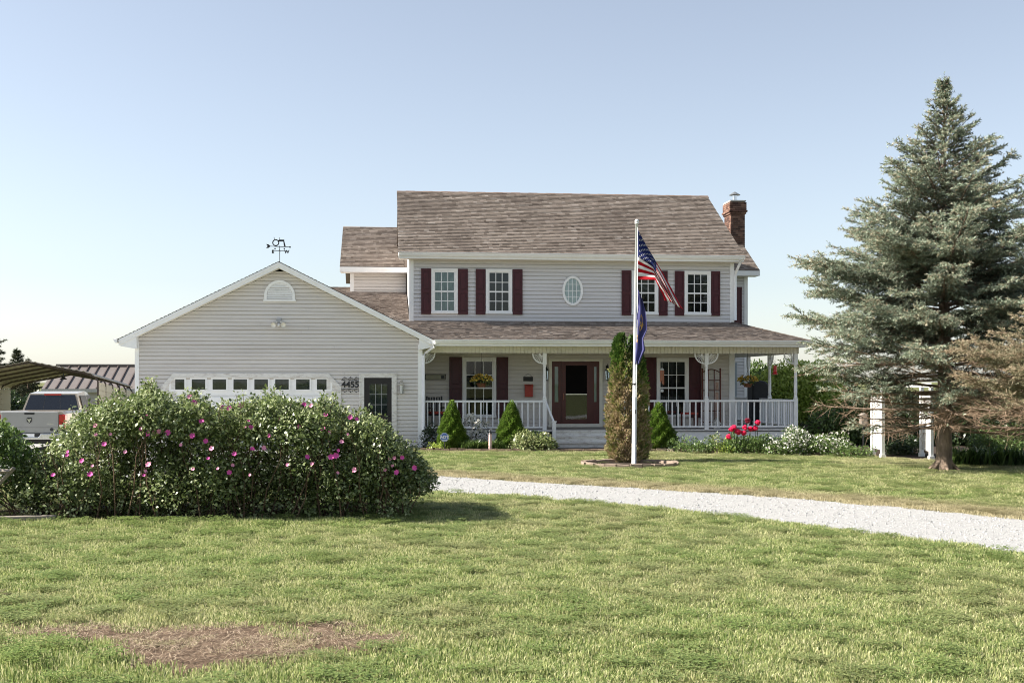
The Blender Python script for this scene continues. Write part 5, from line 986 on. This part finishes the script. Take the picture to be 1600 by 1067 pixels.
pb_ = pt(1722, 21.6); _, npn = conifer('pine_tree', 'browning evergreen reaching in from the right edge beside the tall spruce', 'pine tree', tuple(pb_), 4.0, prof_lookup([(0, 2.2), (.3, 2.7), (.55, 2.3), (.8, 1.4), (1, .2)]), M['brown_needle'], nl=130, twigd=.95, seed=9, zlow=.26, droop=.10, ang=(45, 4), trunk_r=.13, needle=.06, dead=.55, inner_brown=False, nn=16)
print('needles', nsp, npn)
# bed plants
def blades(name, label, px, t, w, h, n, m, cat='plant', wr=.055, lean=.5):
    c0_ = pt(px, t); o = thing(name, label, cat, c0_); a = RNG.random(n)*6.28; q = np.sqrt(RNG.random(n))*w/2; B0 = np.stack([c0_.x+q*np.cos(a), c0_.y+q*np.sin(a)*.5, np.zeros(n)], 1); th = RNG.random(n)*6.28; d = np.stack([np.cos(th)*lean*RNG.random(n), np.sin(th)*lean*RNG.random(n), np.ones(n)], 1); d = unit(d); hh = h*(.6+.5*RNG.random(n)); s = np.stack([-np.sin(th), np.cos(th), np.zeros(n)], 1)*wr*h*.5
    m1 = B0+d*hh[:, None]*.6; tip = m1+(d*np.array([1.9, 1.9, .55])+np.array([0, 0, -.1]))*hh[:, None]*.42; v = np.stack([B0-s, B0+s, m1+s*.9, m1-s*.9, tip], 1).reshape(-1, 3); i = np.arange(n)[:, None]*5; f = np.concatenate([i+np.array([[0, 1, 2]]), i+np.array([[0, 2, 3]]), i+np.array([[3, 2, 4]])], 0); npmesh('leaf_blades', v, f, m, o, np.repeat(RNG.random(n), 5)); return o
blades('daylily_clump', 'arching green daylily clump between the two left dwarf spruces', 738, 33.2, .75, .42, 420, M['leaf_green'], lean=1.0); blades('daylily_clump', 'arching green daylily clump around the thin white garden stake', 772, 33.3, .8, .42, 420, M['leaf_green'], lean=1.0)
for px, w, lab in ((1505, .8, 'upright iris clump beside the spruce trunk'), (1548, 1.0, 'wide upright iris clump right of the spruce trunk'), (1595, 1.1, 'upright iris clump at the right edge of the lawn')): blades('iris_clump', lab, px, 27.2, w, .62, 150, M['iris_leaf'], wr=.075, lean=.7)
shrub('variegated_shrub', 'low yellow green variegated shrub at the foot of the porch steps', 840, 33.0, 1.35, .72, M['variegated'], leaf=.085, n=26); shrub('low_shrub', 'low yellow green shrub under the blue security sign', 686, 33.4, .8, .38, M['lime_leaf'], n=14); shrub('low_shrub', 'low green ground plants at the corner between the steps and dwarf spruce', 808, 32.8, .9, .3, M['variegated'], n=12)
shrub('low_shrub', 'dark green shrub against the porch railing beside the garage corner', 672, 34.2, .6, .95, M['dark_leaf'], n=14)
shrub('white_flowering_shrub', 'thin white blossomed shrub leaning right before the left porch railing', 744, 34.1, .9, 1.15, M['dark_leaf'], n=12, dens=1100, leaf=.06, flowers=M['white_leaf'], nf=330, fs=.09)
shrub('low_shrub', 'fine leaved low plant right of the third dwarf spruce', 1072, 32.3, 1.1, .5, M['leaf_green'], n=18, leaf=.045); shrub('low_shrub', 'rounded low plant with cream flower heads under the porch railing', 1115, 32.0, 1.15, .55, M['leaf_green'], n=20, leaf=.045, flowers=M['variegated'], nf=240, fs=.06)
for px, t, w, h, mk, lab in ((726, 33.6, .7, .34, 'leaf_green', 'low green mound right of the first dwarf spruce, against the white porch skirt'), (832, 33.9, .8, .6, 'leaf_green', 'leafy green shrub beside the stair handrail'), (1052, 32.8, .9, .42, 'dark_leaf', 'dark low plant at the foot of the third dwarf spruce'), (1092, 31.9, .9, .42, 'leaf_green', 'green mound between the fine leaved plant and the cream flowers'), (1138, 31.7, .8, .42, 'lime_leaf', 'yellow green mound just left of the crimson peony'), (1210, 31.2, .9, .55, 'leaf_green', 'green plant tucked behind the first white spirea'), (1262, 31.3, .9, .6, 'leaf_green', 'green plant between the two white spireas')):
    shrub('low_shrub', lab, px, t, w, h, M[mk], n=15, leaf=.055)
peony = shrub('peony', 'peony with large bright crimson blooms before the right porch railing', 1163, 31.6, 1.1, .72, M['leaf_green'], n=18, leaf=.08, wr=.4)
for px, py, d_ in ((1143, 670, 0), (1152, 674, 0), (1168, 657, 2), (1164, 668, 0), (1162, 676, 0), (1173, 670, 0), (1180, 669, 0), (1184, 660, 0), (1139, 682, 0), (1154, 675, 0), (1147, 668, 0)):
    c_ = pt(px, 31.2, zt(py, 31.2)); 
    b = MB()
    for k_ in range(14): q = Vector(rdir(1)[0]); b.ball(c_+q*.04, .045, 5, .8)
    b.build('bloom', M['peonydark'] if d_ else M['peony'], peony)
    if random.random() < .7: MB().tube([c_, c_+Vector((random.uniform(-.05, .05), .1, -.4))], .008, 4).build('stem', M['leaf_green'], peony)
shrub('low_shrub', 'bushy green plant between the peony and white spirea', 1192, 31.4, .8, .6, M['leaf_green'], n=16, leaf=.05)
shrub('spirea_shrub', 'white flowering spirea below the right corner of the porch', 1232, 31.2, 1.25, .80, M['leaf_green'], n=24, leaf=.05, flowers=M['white_leaf'], nf=900, fs=.055); shrub('spirea_shrub', 'white topped spirea left of the white arbor', 1290, 31.0, 1.5, .75, M['leaf_green'], n=26, leaf=.055, flowers=M['white_leaf'], nf=700, fs=.055); shrub('low_shrub', 'spreading bright green plant at the left foot of the white arbor', 1335, 30.3, 1.1, .5, M['leaf_green'], n=18, leaf=.06)
# background plants at the right
shrub('round_tree', 'bright yellow green leafy tree behind the right end of the porch', 1245, 45, 3.6, 2.95, M['lime_leaf'], 'tree', n=60, dens=1500, leaf=.14); shrub('leafy_tree', 'darker leafy tree seen through the porch behind the black grill', 1192, 50, 2.6, 3.1, M['leaf_green'], 'tree', n=45, dens=1100, leaf=.13)
shrub('leafy_tree', 'dark green tree between the bright round tree and the spruce', 1300, 52, 3.0, 2.5, M['dark_leaf'], 'tree', n=45, dens=1100, leaf=.14)
shrub('flowering_shrub', 'dark green shrub with dull purple blooms at the right corner of the porch', 1285, 36.5, 1.9, 1.15, M['leaf_green'], n=26, leaf=.08, flowers=M['purple_leaf'], nf=420, fs=.08)
for px, t, w, h, mk, lab in ((1345, 37, 2.2, 1.7, 'leaf_green', 'mid green shrub behind the spirea, left of the arbor'), (1400, 38, 3.0, 2.0, 'dark_leaf', 'dark shrub seen through the white arbor'), (1470, 37, 2.8, 2.0, 'dark_leaf', 'dark shrub directly behind the spruce trunk'), (1535, 36, 2.8, 1.9, 'dark_leaf', 'dark shrub behind the iris, right of the spruce trunk'), (1600, 35, 3.0, 1.9, 'dark_leaf', 'dark shrub at the right edge behind the iris'), (1412, 31.5, 1.1, .62, 'dark_leaf', 'low dark mound inside the white arbor'), (1580, 30, 2.2, .9, 'leaf_green', 'low green hedge behind the right iris clumps'), (1660, 34, 3, 2, 'dark_leaf', 'dark shrub beyond the right edge of the garden')):
    shrub('background_shrub', lab, px, t, w, h, M[mk], n=34, dens=1700 if h > 1 else 2800, leaf=.10 if h > 1 else .06, group='shrubs at the back of the right garden')
# white arbor
ab = thing('garden_arbor', 'white wooden garden arbor with lattice sides under the spruce branches', 'arbor', pt(1410, 30)); pA, pB, pC, pD = pt(1379, 30.0), pt(1363.5, 31.3), pt(1455, 29.3), pt(1440, 30.6); ht = 1.78
for p in (pA, pB, pC, pD): MB().box(p.x-.042, p.x+.042, p.y-.042, p.y+.042, 0, ht).build('post', M['white'], ab); MB().box(p.x-.062, p.x+.062, p.y-.062, p.y+.062, 0, .10).build('post_base', M['white'], ab)
for p, q in ((pA, pB), (pC, pD)):
    d = (q-p).normalized(); p2, q2 = p+d*.06, q-d*.06; Lp = (q2-p2).length
    MB().prism([p2+Vector((0, 0, .2)), q2+Vector((0, 0, .2)), q2+Vector((0, 0, ht-.15)), p2+Vector((0, 0, ht-.15))], (-.008, 0, 0), (.008, 0, 0)).build('side_panel', mat('thin white panel', (.62, .61, .58), .6, .2, 4, .3, dirt=(.3, .28, .24), dscale=5, damt=.6), ab)
    for k_ in range(7): z = .25+k_*.2; MB().tube([p2+Vector((0, 0, z)), q2+Vector((0, 0, z))], .012, 4).build('lattice_slat', M['white'], ab)
for p, q in ((pA, pC), (pB, pD)):
    MB().prism([p+Vector((-.06, 0, ht)), q+Vector((.06, 0, ht)), q+Vector((.04, 0, ht+.07)), p+Vector((-.04, 0, ht+.07))], (0, -.02, 0), (0, .02, 0)).build('beam', M['white'], ab)
for k_ in range(5): a, c_ = pA.lerp(pC, k_/4), pB.lerp(pD, k_/4); d = (c_-a).normalized()*.05; MB().tube([a-d+Vector((0, 0, ht+.085)), c_+d+Vector((0, 0, ht+.085))], .016, 4).build('rafter', M['white'], ab)
p = pt(1349, 31.5, zt(657, 31.5)); bf = thing('bird_feeder', 'dark hanging bird feeder left of the white arbor', 'bird feeder', pt(1349, 31.5)); MB().box(p.x-.08, p.x+.08, p.y-.08, p.y+.08, p.z-.16, p.z+.14).prism([(p.x-.12, p.y-.12, p.z+.14), (p.x+.12, p.y-.12, p.z+.14), (p.x, p.y-.12, p.z+.2)], (0, 0, 0), (0, .24, 0)).build('house_body', M['wood'], bf); MB().tube([pt(1349, 31.5), p+Vector((0, 0, -.15))], .02, 6).build('stake', M['black'], bf)
# security sign, stake
s_ = pt(694.5, 32.9); zc_ = zt(683, 32.9); sg = thing('security_sign', 'small blue octagonal security sign on a stake before the first dwarf spruce', 'sign', s_)
oct_ = [Vector((s_.x+.128*math.cos(R(22.5+45*k_)), s_.y, zc_+.128*math.sin(R(22.5+45*k_)))) for k_ in range(8)]; MB().prism(oct_, (0, -.006, 0), (0, .006, 0)).build('board', M['signblue'], sg)
b = MB()
for k_ in range(8): a, c_ = oct_[k_], oct_[(k_+1) % 8]; cc = Vector((s_.x, s_.y, zc_)); b.prism([cc+(a-cc)*.95, cc+(c_-cc)*.95, cc+(c_-cc)*.88, cc+(a-cc)*.88], (0, -.0085, 0), (0, -.0065, 0))
b.build('border', M['signwhite'], sg); text_mesh('letters', 'ADT', .115, M['signwhite'], sg, (s_.x, s_.y-.009, zc_), .002, bold=.004); MB().box(s_.x-.07, s_.x+.07, s_.y-.009, s_.y-.0065, zc_-.085, zc_-.07).build('rule', M['signwhite'], sg); MB().tube([s_+Vector((0, .02, 0)), Vector((s_.x, s_.y+.02, zc_))], .012, 6).build('stake', M['black'], sg)
p = pt(766, 33.0); gs = thing('garden_stake', 'short pink and white post with a black cap among the daylilies', 'garden ornament', p); MB().lathe([(.05, 0), (.04, .48)], p, 10).build('shaft', mat('pink white paint', (.7, .5, .45), .6, .2, 12, .3), gs); MB().lathe([(.05, .48), (.03, .52), (.03, .56), (.005, .61)], p, 10).build('cap', M['black'], gs)
p = pt(805, 32.9); ll = thing('solar_light', 'tiny white garden light beside the porch step shrub', 'garden light', p); MB().lathe([(.01, 0), (.01, .25), (.04, .26), (.045, .32), (.05, .33), (.01, .37)], p, 8).build('stake', M['signwhite'], ll)
# timber pieces at the lower left
p0, p1 = pt(-40, 16.1), pt(88, 16.35); tb = MB(); d = (p1-p0).normalized(); nrm = Vector((-d.y, d.x, 0))*.06; tb.prism([p0-nrm, p0+nrm, p0+nrm+Vector((0, 0, .11)), p0-nrm+Vector((0, 0, .11))], (0, 0, 0), p1-p0); tag(tb.build('landscape_timber', M['wood'], None, bevel=.012), 'weathered landscape timber edging the shrub bed at the lower left', 'garden edging')
wf = thing('timber_frame', 'leaning weathered timber frame at the left edge beside the shrub', 'wooden frame', pt(0, 16.3)); t_ = 16.3
for (a, b_) in (((22, 731), (-14, 768)), ((16, 736), (-30, 736)), ((-14, 768), (-16, 818)), ((-30, 736), (-31, 816))): MB().tube([pt(a[0], t_, zt(a[1], t_)), pt(b_[0], t_+.1, zt(b_[1], t_+.1))], .03, 4).build('rail', M['wood'], wf)

# ------------------------------------------------------------------ truck, carport, shed, far trees
tr = thing('pickup_truck', 'champagne pickup truck seen from behind, half hidden by the rose hedge', 'pickup truck', (0, 0, 0)); W = .98
# rear at y=0, front at y=5.7, local
def loft(sections, name, m, parent, bevel=0.0, smooth=False):
    n = len(sections[0]); b = MB(); vs = [v for s in sections for v in s]; fs = [(i*n+k_, i*n+(k_+1) % n, (i+1)*n+(k_+1) % n, (i+1)*n+k_) for i in range(len(sections)-1) for k_ in range(n)]; fs += [list(range(n))[::-1], list(range((len(sections)-1)*n, len(sections)*n))]; b.add(vs, fs); return b.build(name, m, parent, bevel=bevel, smooth=smooth)
def sec(y, w0, w1, z0, z1, r=.08): return [(-w0, y, z0), (w0, y, z0), (w1+.01, y, z0+(z1-z0)*.45), (w1, y, z1-r), (w1-r, y, z1), (-w1+r, y, z1), (-w1, y, z1-r), (-w1-.01, y, z0+(z1-z0)*.45)]
loft([sec(.06, W-.02, W-.02, .55, 1.32), sec(.3, W, W, .5, 1.34), sec(2.0, W, W, .45, 1.33)], 'bed', M['truck'], tr)
loft([sec(2.03, W, W, .42, 1.28), sec(3.6, W, W, .42, 1.25), sec(4.2, W, W-.02, .42, 1.22), sec(5.5, W-.03, W-.10, .45, 1.12), sec(5.7, W-.1, W-.2, .5, 1.0)], 'body', M['truck'], tr)
loft([[(-.88, 2.06, 1.26), (.88, 2.06, 1.26), (.70, 2.22, 1.86), (-.70, 2.22, 1.86)], [(-.90, 3.0, 1.26), (.90, 3.0, 1.26), (.72, 3.0, 1.93), (-.72, 3.0, 1.93)], [(-.90, 4.15, 1.24), (.90, 4.15, 1.24), (.68, 3.45, 1.88), (-.68, 3.45, 1.88)]], 'cab', M['truck'], tr)
tg = MB().box(-.80, .80, .0, .06, .66, 1.33).build('tailgate', mat('silver car paint', (.29, .288, .28), .25, .04, 3, .5, coat=.6), tr, bevel=.02)
MB().box(-.14, .14, -.006, .0, 1.24, 1.30).build('handle', M['black'], tg); MB().box(-.80, .80, -.004, -.0005, .84, .848).build('crease', M['darkbrown'], tg)
sh = [(-.075, .05), (-.06, .085), (.06, .085), (.075, .05), (.07, -.03), (0, -.09), (-.07, -.03)]; MB().prism([(x, -.004, 1.06+z) for x, z in sh], (0, -.008, 0), (0, 0, 0)).build('emblem', M['black'], tg)
hd = [(-.05, .06), (-.02, .03), (0, .04), (.02, .03), (.05, .06), (.055, .01), (.03, .0), (.02, -.05), (0, -.075), (-.02, -.05), (-.03, 0), (-.055, .01)]; MB().prism([(x, -.014, 1.065+z) for x, z in hd], (0, -.002, 0), (0, 0, 0)).build('emblem_head', M['chrome'], tg)
MB().lathe([(.05, 0), (.05, .006)], (0, 0, 0), 14).build('badge', M['black'], tg).matrix_local = Matrix.Translation((.62, -.002, .78)) @ Matrix.Rotation(R(90), 4, 'X')
for k_ in range(5): MB().box(.50+.035*k_, .522+.035*k_, -.004, -.0005, .94, .965).build('badge_bar', M['chrome'], tg)
for s in (-1, 1):
    tl_ = MB().box(min(s*.805, s*.985), max(s*.805, s*.985), .02, .22, .80, 1.24).build('tail_light', M['lampred'], tr, bevel=.025); MB().box(min(s*.83, s*.96), max(s*.83, s*.96), .012, .0195, .84, .93).build('reverse_lens', M['signwhite'], tl_)
    MB().lathe([(.0, 0), (.10, 0), (.12, .02), (.12, .1), (.0, .1)], (0, 0, 0), 10)
    for yy in (1.25, 4.75):
        wh = MB(); wh.lathe([(.22, -.12), (.36, -.12), (.40, -.08), (.40, .08), (.36, .12), (.22, .12)], (0, 0, 0), 20); w = wh.build('wheel', M['tyre'], tr); w.matrix_local = Matrix.Translation((s*.84, yy, .40)) @ Matrix.Rotation(R(90), 4, 'Y')
        rm = MB().lathe([(.03, -.10), (.22, -.10), (.22, .10), (.03, .10)], (0, 0, 0), 16).build('rim', M['chrome'], w)
    mr_ = MB(); mr_.box(min(s*1.06, s*1.22), max(s*1.06, s*1.22), 3.55, 3.68, 1.22, 1.48); mr_.build('door_mirror', M['black'], tr, bevel=.03); MB().box(min(s*.96, s*1.07), max(s*.96, s*1.07), 3.58, 3.64, 1.28, 1.33).build('mirror_arm', M['black'], tr)
    for y0, y1, yt0, yt1 in ((2.25, 2.95, 2.38, 2.95), (3.02, 3.95, 3.02, 3.42)): X_ = lambda z: s*(.905-(z-1.26)*.29); MB().add([(X_(1.30)+s*.012, y0, 1.30), (X_(1.30)+s*.012, y1, 1.30), (X_(1.80)+s*.012, yt1, 1.80), (X_(1.80)+s*.012, yt0, 1.80)], [(0, 1, 2, 3)]).build('side_window', M['black'], tr)
    MB().prism([(s*.985, .75, .5), (s*.985, .85, .85), (s*.985, 1.25, .95), (s*.985, 1.65, .85), (s*.985, 1.75, .5)], (-.01, 0, 0), (.01, 0, 0)).build('wheel_arch', M['black'], tr)
rwz = lambda z: 2.06+(z-1.26)*.267-.012
for x0, x1 in ((-.80, -.26), (-.25, .25), (.26, .80)):
    sx0, sx1 = x0*.83, x1*.83; MB().add([(x0, rwz(1.31), 1.31), (x1, rwz(1.31), 1.31), (sx1, rwz(1.82), 1.82), (sx0, rwz(1.82), 1.82)], [(0, 1, 2, 3)]).build('rear_window', mat('dark tinted rear glass', (.012, .015, .022), .06, .1, 4, .6), tr)
MB().box(-.25, .25, 2.185, 2.21, 1.80, 1.85).build('brake_light', M['lampred'], tr)
bp_ = MB(); bp_.prism([(-1.0, -.16, .48), (1.0, -.16, .48), (1.0, -.16, .66), (.36, -.16, .66), (.30, -.16, .56), (-.30, -.16, .56), (-.36, -.16, .66), (-1.0, -.16, .66)], (0, 0, 0), (0, .2, 0)); bpo = bp_.build('bumper', M['chrome'], tr, bevel=.02); MB().box(-.30, .30, -.06, .0, .50, .66).build('plate_recess', M['black'], tr); MB().box(-.16, .16, -.085, -.065, .50, .65).build('licence_plate', M['signwhite'], tr)
MB().box(-.85, .85, .3, 5.3, .32, .5).build('chassis', M['black'], tr)
tloc = pt(46, 34.2); tr.location = (tloc.x, tloc.y, float(zg(np.array(tloc.x), np.array(tloc.y)))-.03); tr.rotation_euler.z = R(-1.5); tr.scale = (1, 1, .93)
# carport: bowed sheet roof on tubular hoops, one closed side
cpR = pt(153, 45); cW = 5.0; cxR = cpR.x; cyF = cpR.y; zf_ = float(zg(np.array(cxR-2), np.array(cyF+2)))-.05; cp_ = thing('carport', 'metal carport with a bowed corrugated roof behind the pickup truck', 'carport', (cxR-2.5, cyF+3, zf_)); ez_, pz_ = 2.02, 2.62
def arch(t):
    x = cxR-cW*t; s = abs(2*t-1); z = pz_-(pz_-ez_)*(s*.80 if s < .8 else .64+.36*((s-.8)/.2)**1.4*1.0) if s >= .8 else pz_-(pz_-ez_)*s*.8
    return x, z
cuts_ = np.linspace(0, 1, 61); b = MB(); v0 = []; K_ = len(cuts_)
for t in cuts_: x, z = arch(t); v0.append((x, z+.015*(1 if int(t*60) % 3 == 0 else -1)+.05))
b.add([(x, cyF-.1, z) for x, z in v0]+[(x, cyF+6.2, z-.43) for x, z in v0], [(i, i+1, K_+i+1, K_+i) for i in range(K_-1)]); o = b.build('roof_sheet', M['carportsteel'], cp_); s_ = o.modifiers.new('s', 'SOLIDIFY'); s_.thickness = .02
for k_ in range(6):
    y = cyF+k_*1.2; dz = -.42*k_/5; b = MB(); b.tube([(cxR, y, zf_), (cxR, y, ez_-.1+dz)]+[(arch(t)[0], y, arch(t)[1]+dz-.0) for t in np.linspace(0.02, .98, 15)]+[(cxR-cW, y, ez_-.1+dz), (cxR-cW, y, zf_)], .035, 5); b.build('hoop', M['darkbrown'], cp_)
MB().prism([(cxR-.02, cyF, .2), (cxR-.02, cyF, ez_-.12), (cxR-.02, cyF+6, ez_-.54), (cxR-.02, cyF+6, -.2)], (0, 0, 0), (.02, 0, 0)).build('side_panel', M['creampanel'], cp_); MB().box(cxR-cW, cxR-cW+.02, cyF+3.0, cyF+6.0, -.4, ez_-.48).build('side_panel', M['creampanel'], cp_)
for z in np.arange(.2, 1.75, .2):
    MB().prism([(cxR, cyF, z+.004), (cxR, cyF, z+.19), (cxR, cyF+6, z-.23), (cxR, cyF+6, z-.416)], (.001, 0, 0), (.02, 0, 0)).build('side_sheet', M['creampanel'], cp_); MB().box(cxR-cW+.0205, cxR-cW+.035, cyF+3, cyF+6.0, z+.004, z+.18).build('side_sheet', M['creampanel'], cp_)
hl = pt(99, 45.2, zt(592, 45.2)); hlo = thing('hanging_work_lamp', 'small dark lamp hanging under the front edge of the carport roof', 'lamp', hl); MB().tube([hl, hl+Vector((0, 0, .22))], .02, 5).build('cord', M['black'], hlo); MB().lathe([(.15, -.02), (.03, .08)], hl, 10).build('shade', M['black'], hlo)
# shed with standing seam roof
sx0_ = pt(90, 58).x; sy_ = 57.6; shd = thing('shed', 'grey sided shed with a brown standing seam metal roof left of the garage', 'shed', (sx0_+4, sy_+2, -.3)); ezz, rzz = zt(607, 58), zt(572, 60.5); sxl, sxr = sx0_-.1, -5.0; ry_ = sy_+2.6
MB().box(sxl+.5, sxr-.3, sy_+.3, sy_+4.8, -.6, ezz).build('body', M['greysiding'], shd)
for k_ in range(12): z = -.5+k_*.18; z < ezz-.1 and MB().box(sxl+.5, sxr-.3, sy_+.27, sy_+.299, z+.008, min(ezz-.02, z+.175)).build('siding_board', M['greysiding'], shd)
b = MB(); roof_slab(b, [(sxl, sy_, ezz), (sxr, sy_, ezz), (sxr, ry_, rzz), (sxl+.0, ry_, rzz)], .06); roof_slab(b, [(sxl, ry_, rzz), (sxr, ry_, rzz), (sxr, sy_+5.2, ezz), (sxl, sy_+5.2, ezz)], .06); rfs = b.build('roof', M['bronze'], shd)
x = sxl+.15
while x < sxr: MB().prism([(x, sy_-.01, ezz), (x+.05, sy_-.01, ezz), (x+.05, sy_-.01, ezz+.05), (x, sy_-.01, ezz+.05)], (0, 0, 0), (0, ry_-sy_, rzz-ezz)).build('seam', M['seam'], rfs); x += .46
MB().box(sxl, sxr, ry_-.15, ry_+.15, rzz-.02, rzz+.07).build('ridge_cap', M['bronze'], rfs); build_each(MB().box(sxl, sxr, sy_-.04, sy_-.012, ezz-.16, ezz), 'fascia', M['greysiding'], shd)
FT2 = [(-18, 72, 6.2, 1.9, 'dark conifer at the far left edge behind the carport'), (27, 76, 3.9, 1.6, 'short dark conifer rising behind the carport roof'), (44, 74, 3.2, 1.3, 'lowest dark conifer behind the carport roof')]
M['far_needle'] = tint_mat('dark far needles', [(0, (.02, .03, .015)), (.5, (.045, .06, .03)), (1, (.10, .10, .055))], .6, .2, .1)
for i, (px, t, h, r, lab) in enumerate(FT2):
    c_ = pt(px, t, -.4); conifer('far_conifer', lab, 'conifer tree', tuple(c_), h+.4, (lambda r: lambda f: r*(1-f)**.8+.1)(r), M['far_needle'], nl=70, twigd=.55, seed=20+i, zlow=.06, droop=.1, ang=(40, 0), trunk_r=.14, needle=.16, inner_brown=False, group='conifers behind the carport', nn=8)
for px, t, w, h, lab in ((40, 62, 3.0, 2.0, 'leafy bush behind the pickup cab under the carport'), (-10, 60, 3.5, 2.2, 'leafy bush at the left edge under the carport roof')): shrub('far_bush', lab, px, t, w, h, M['dark_leaf'], 'bush', n=30, dens=900, leaf=.16, z0=0, group='bushes behind the carport')
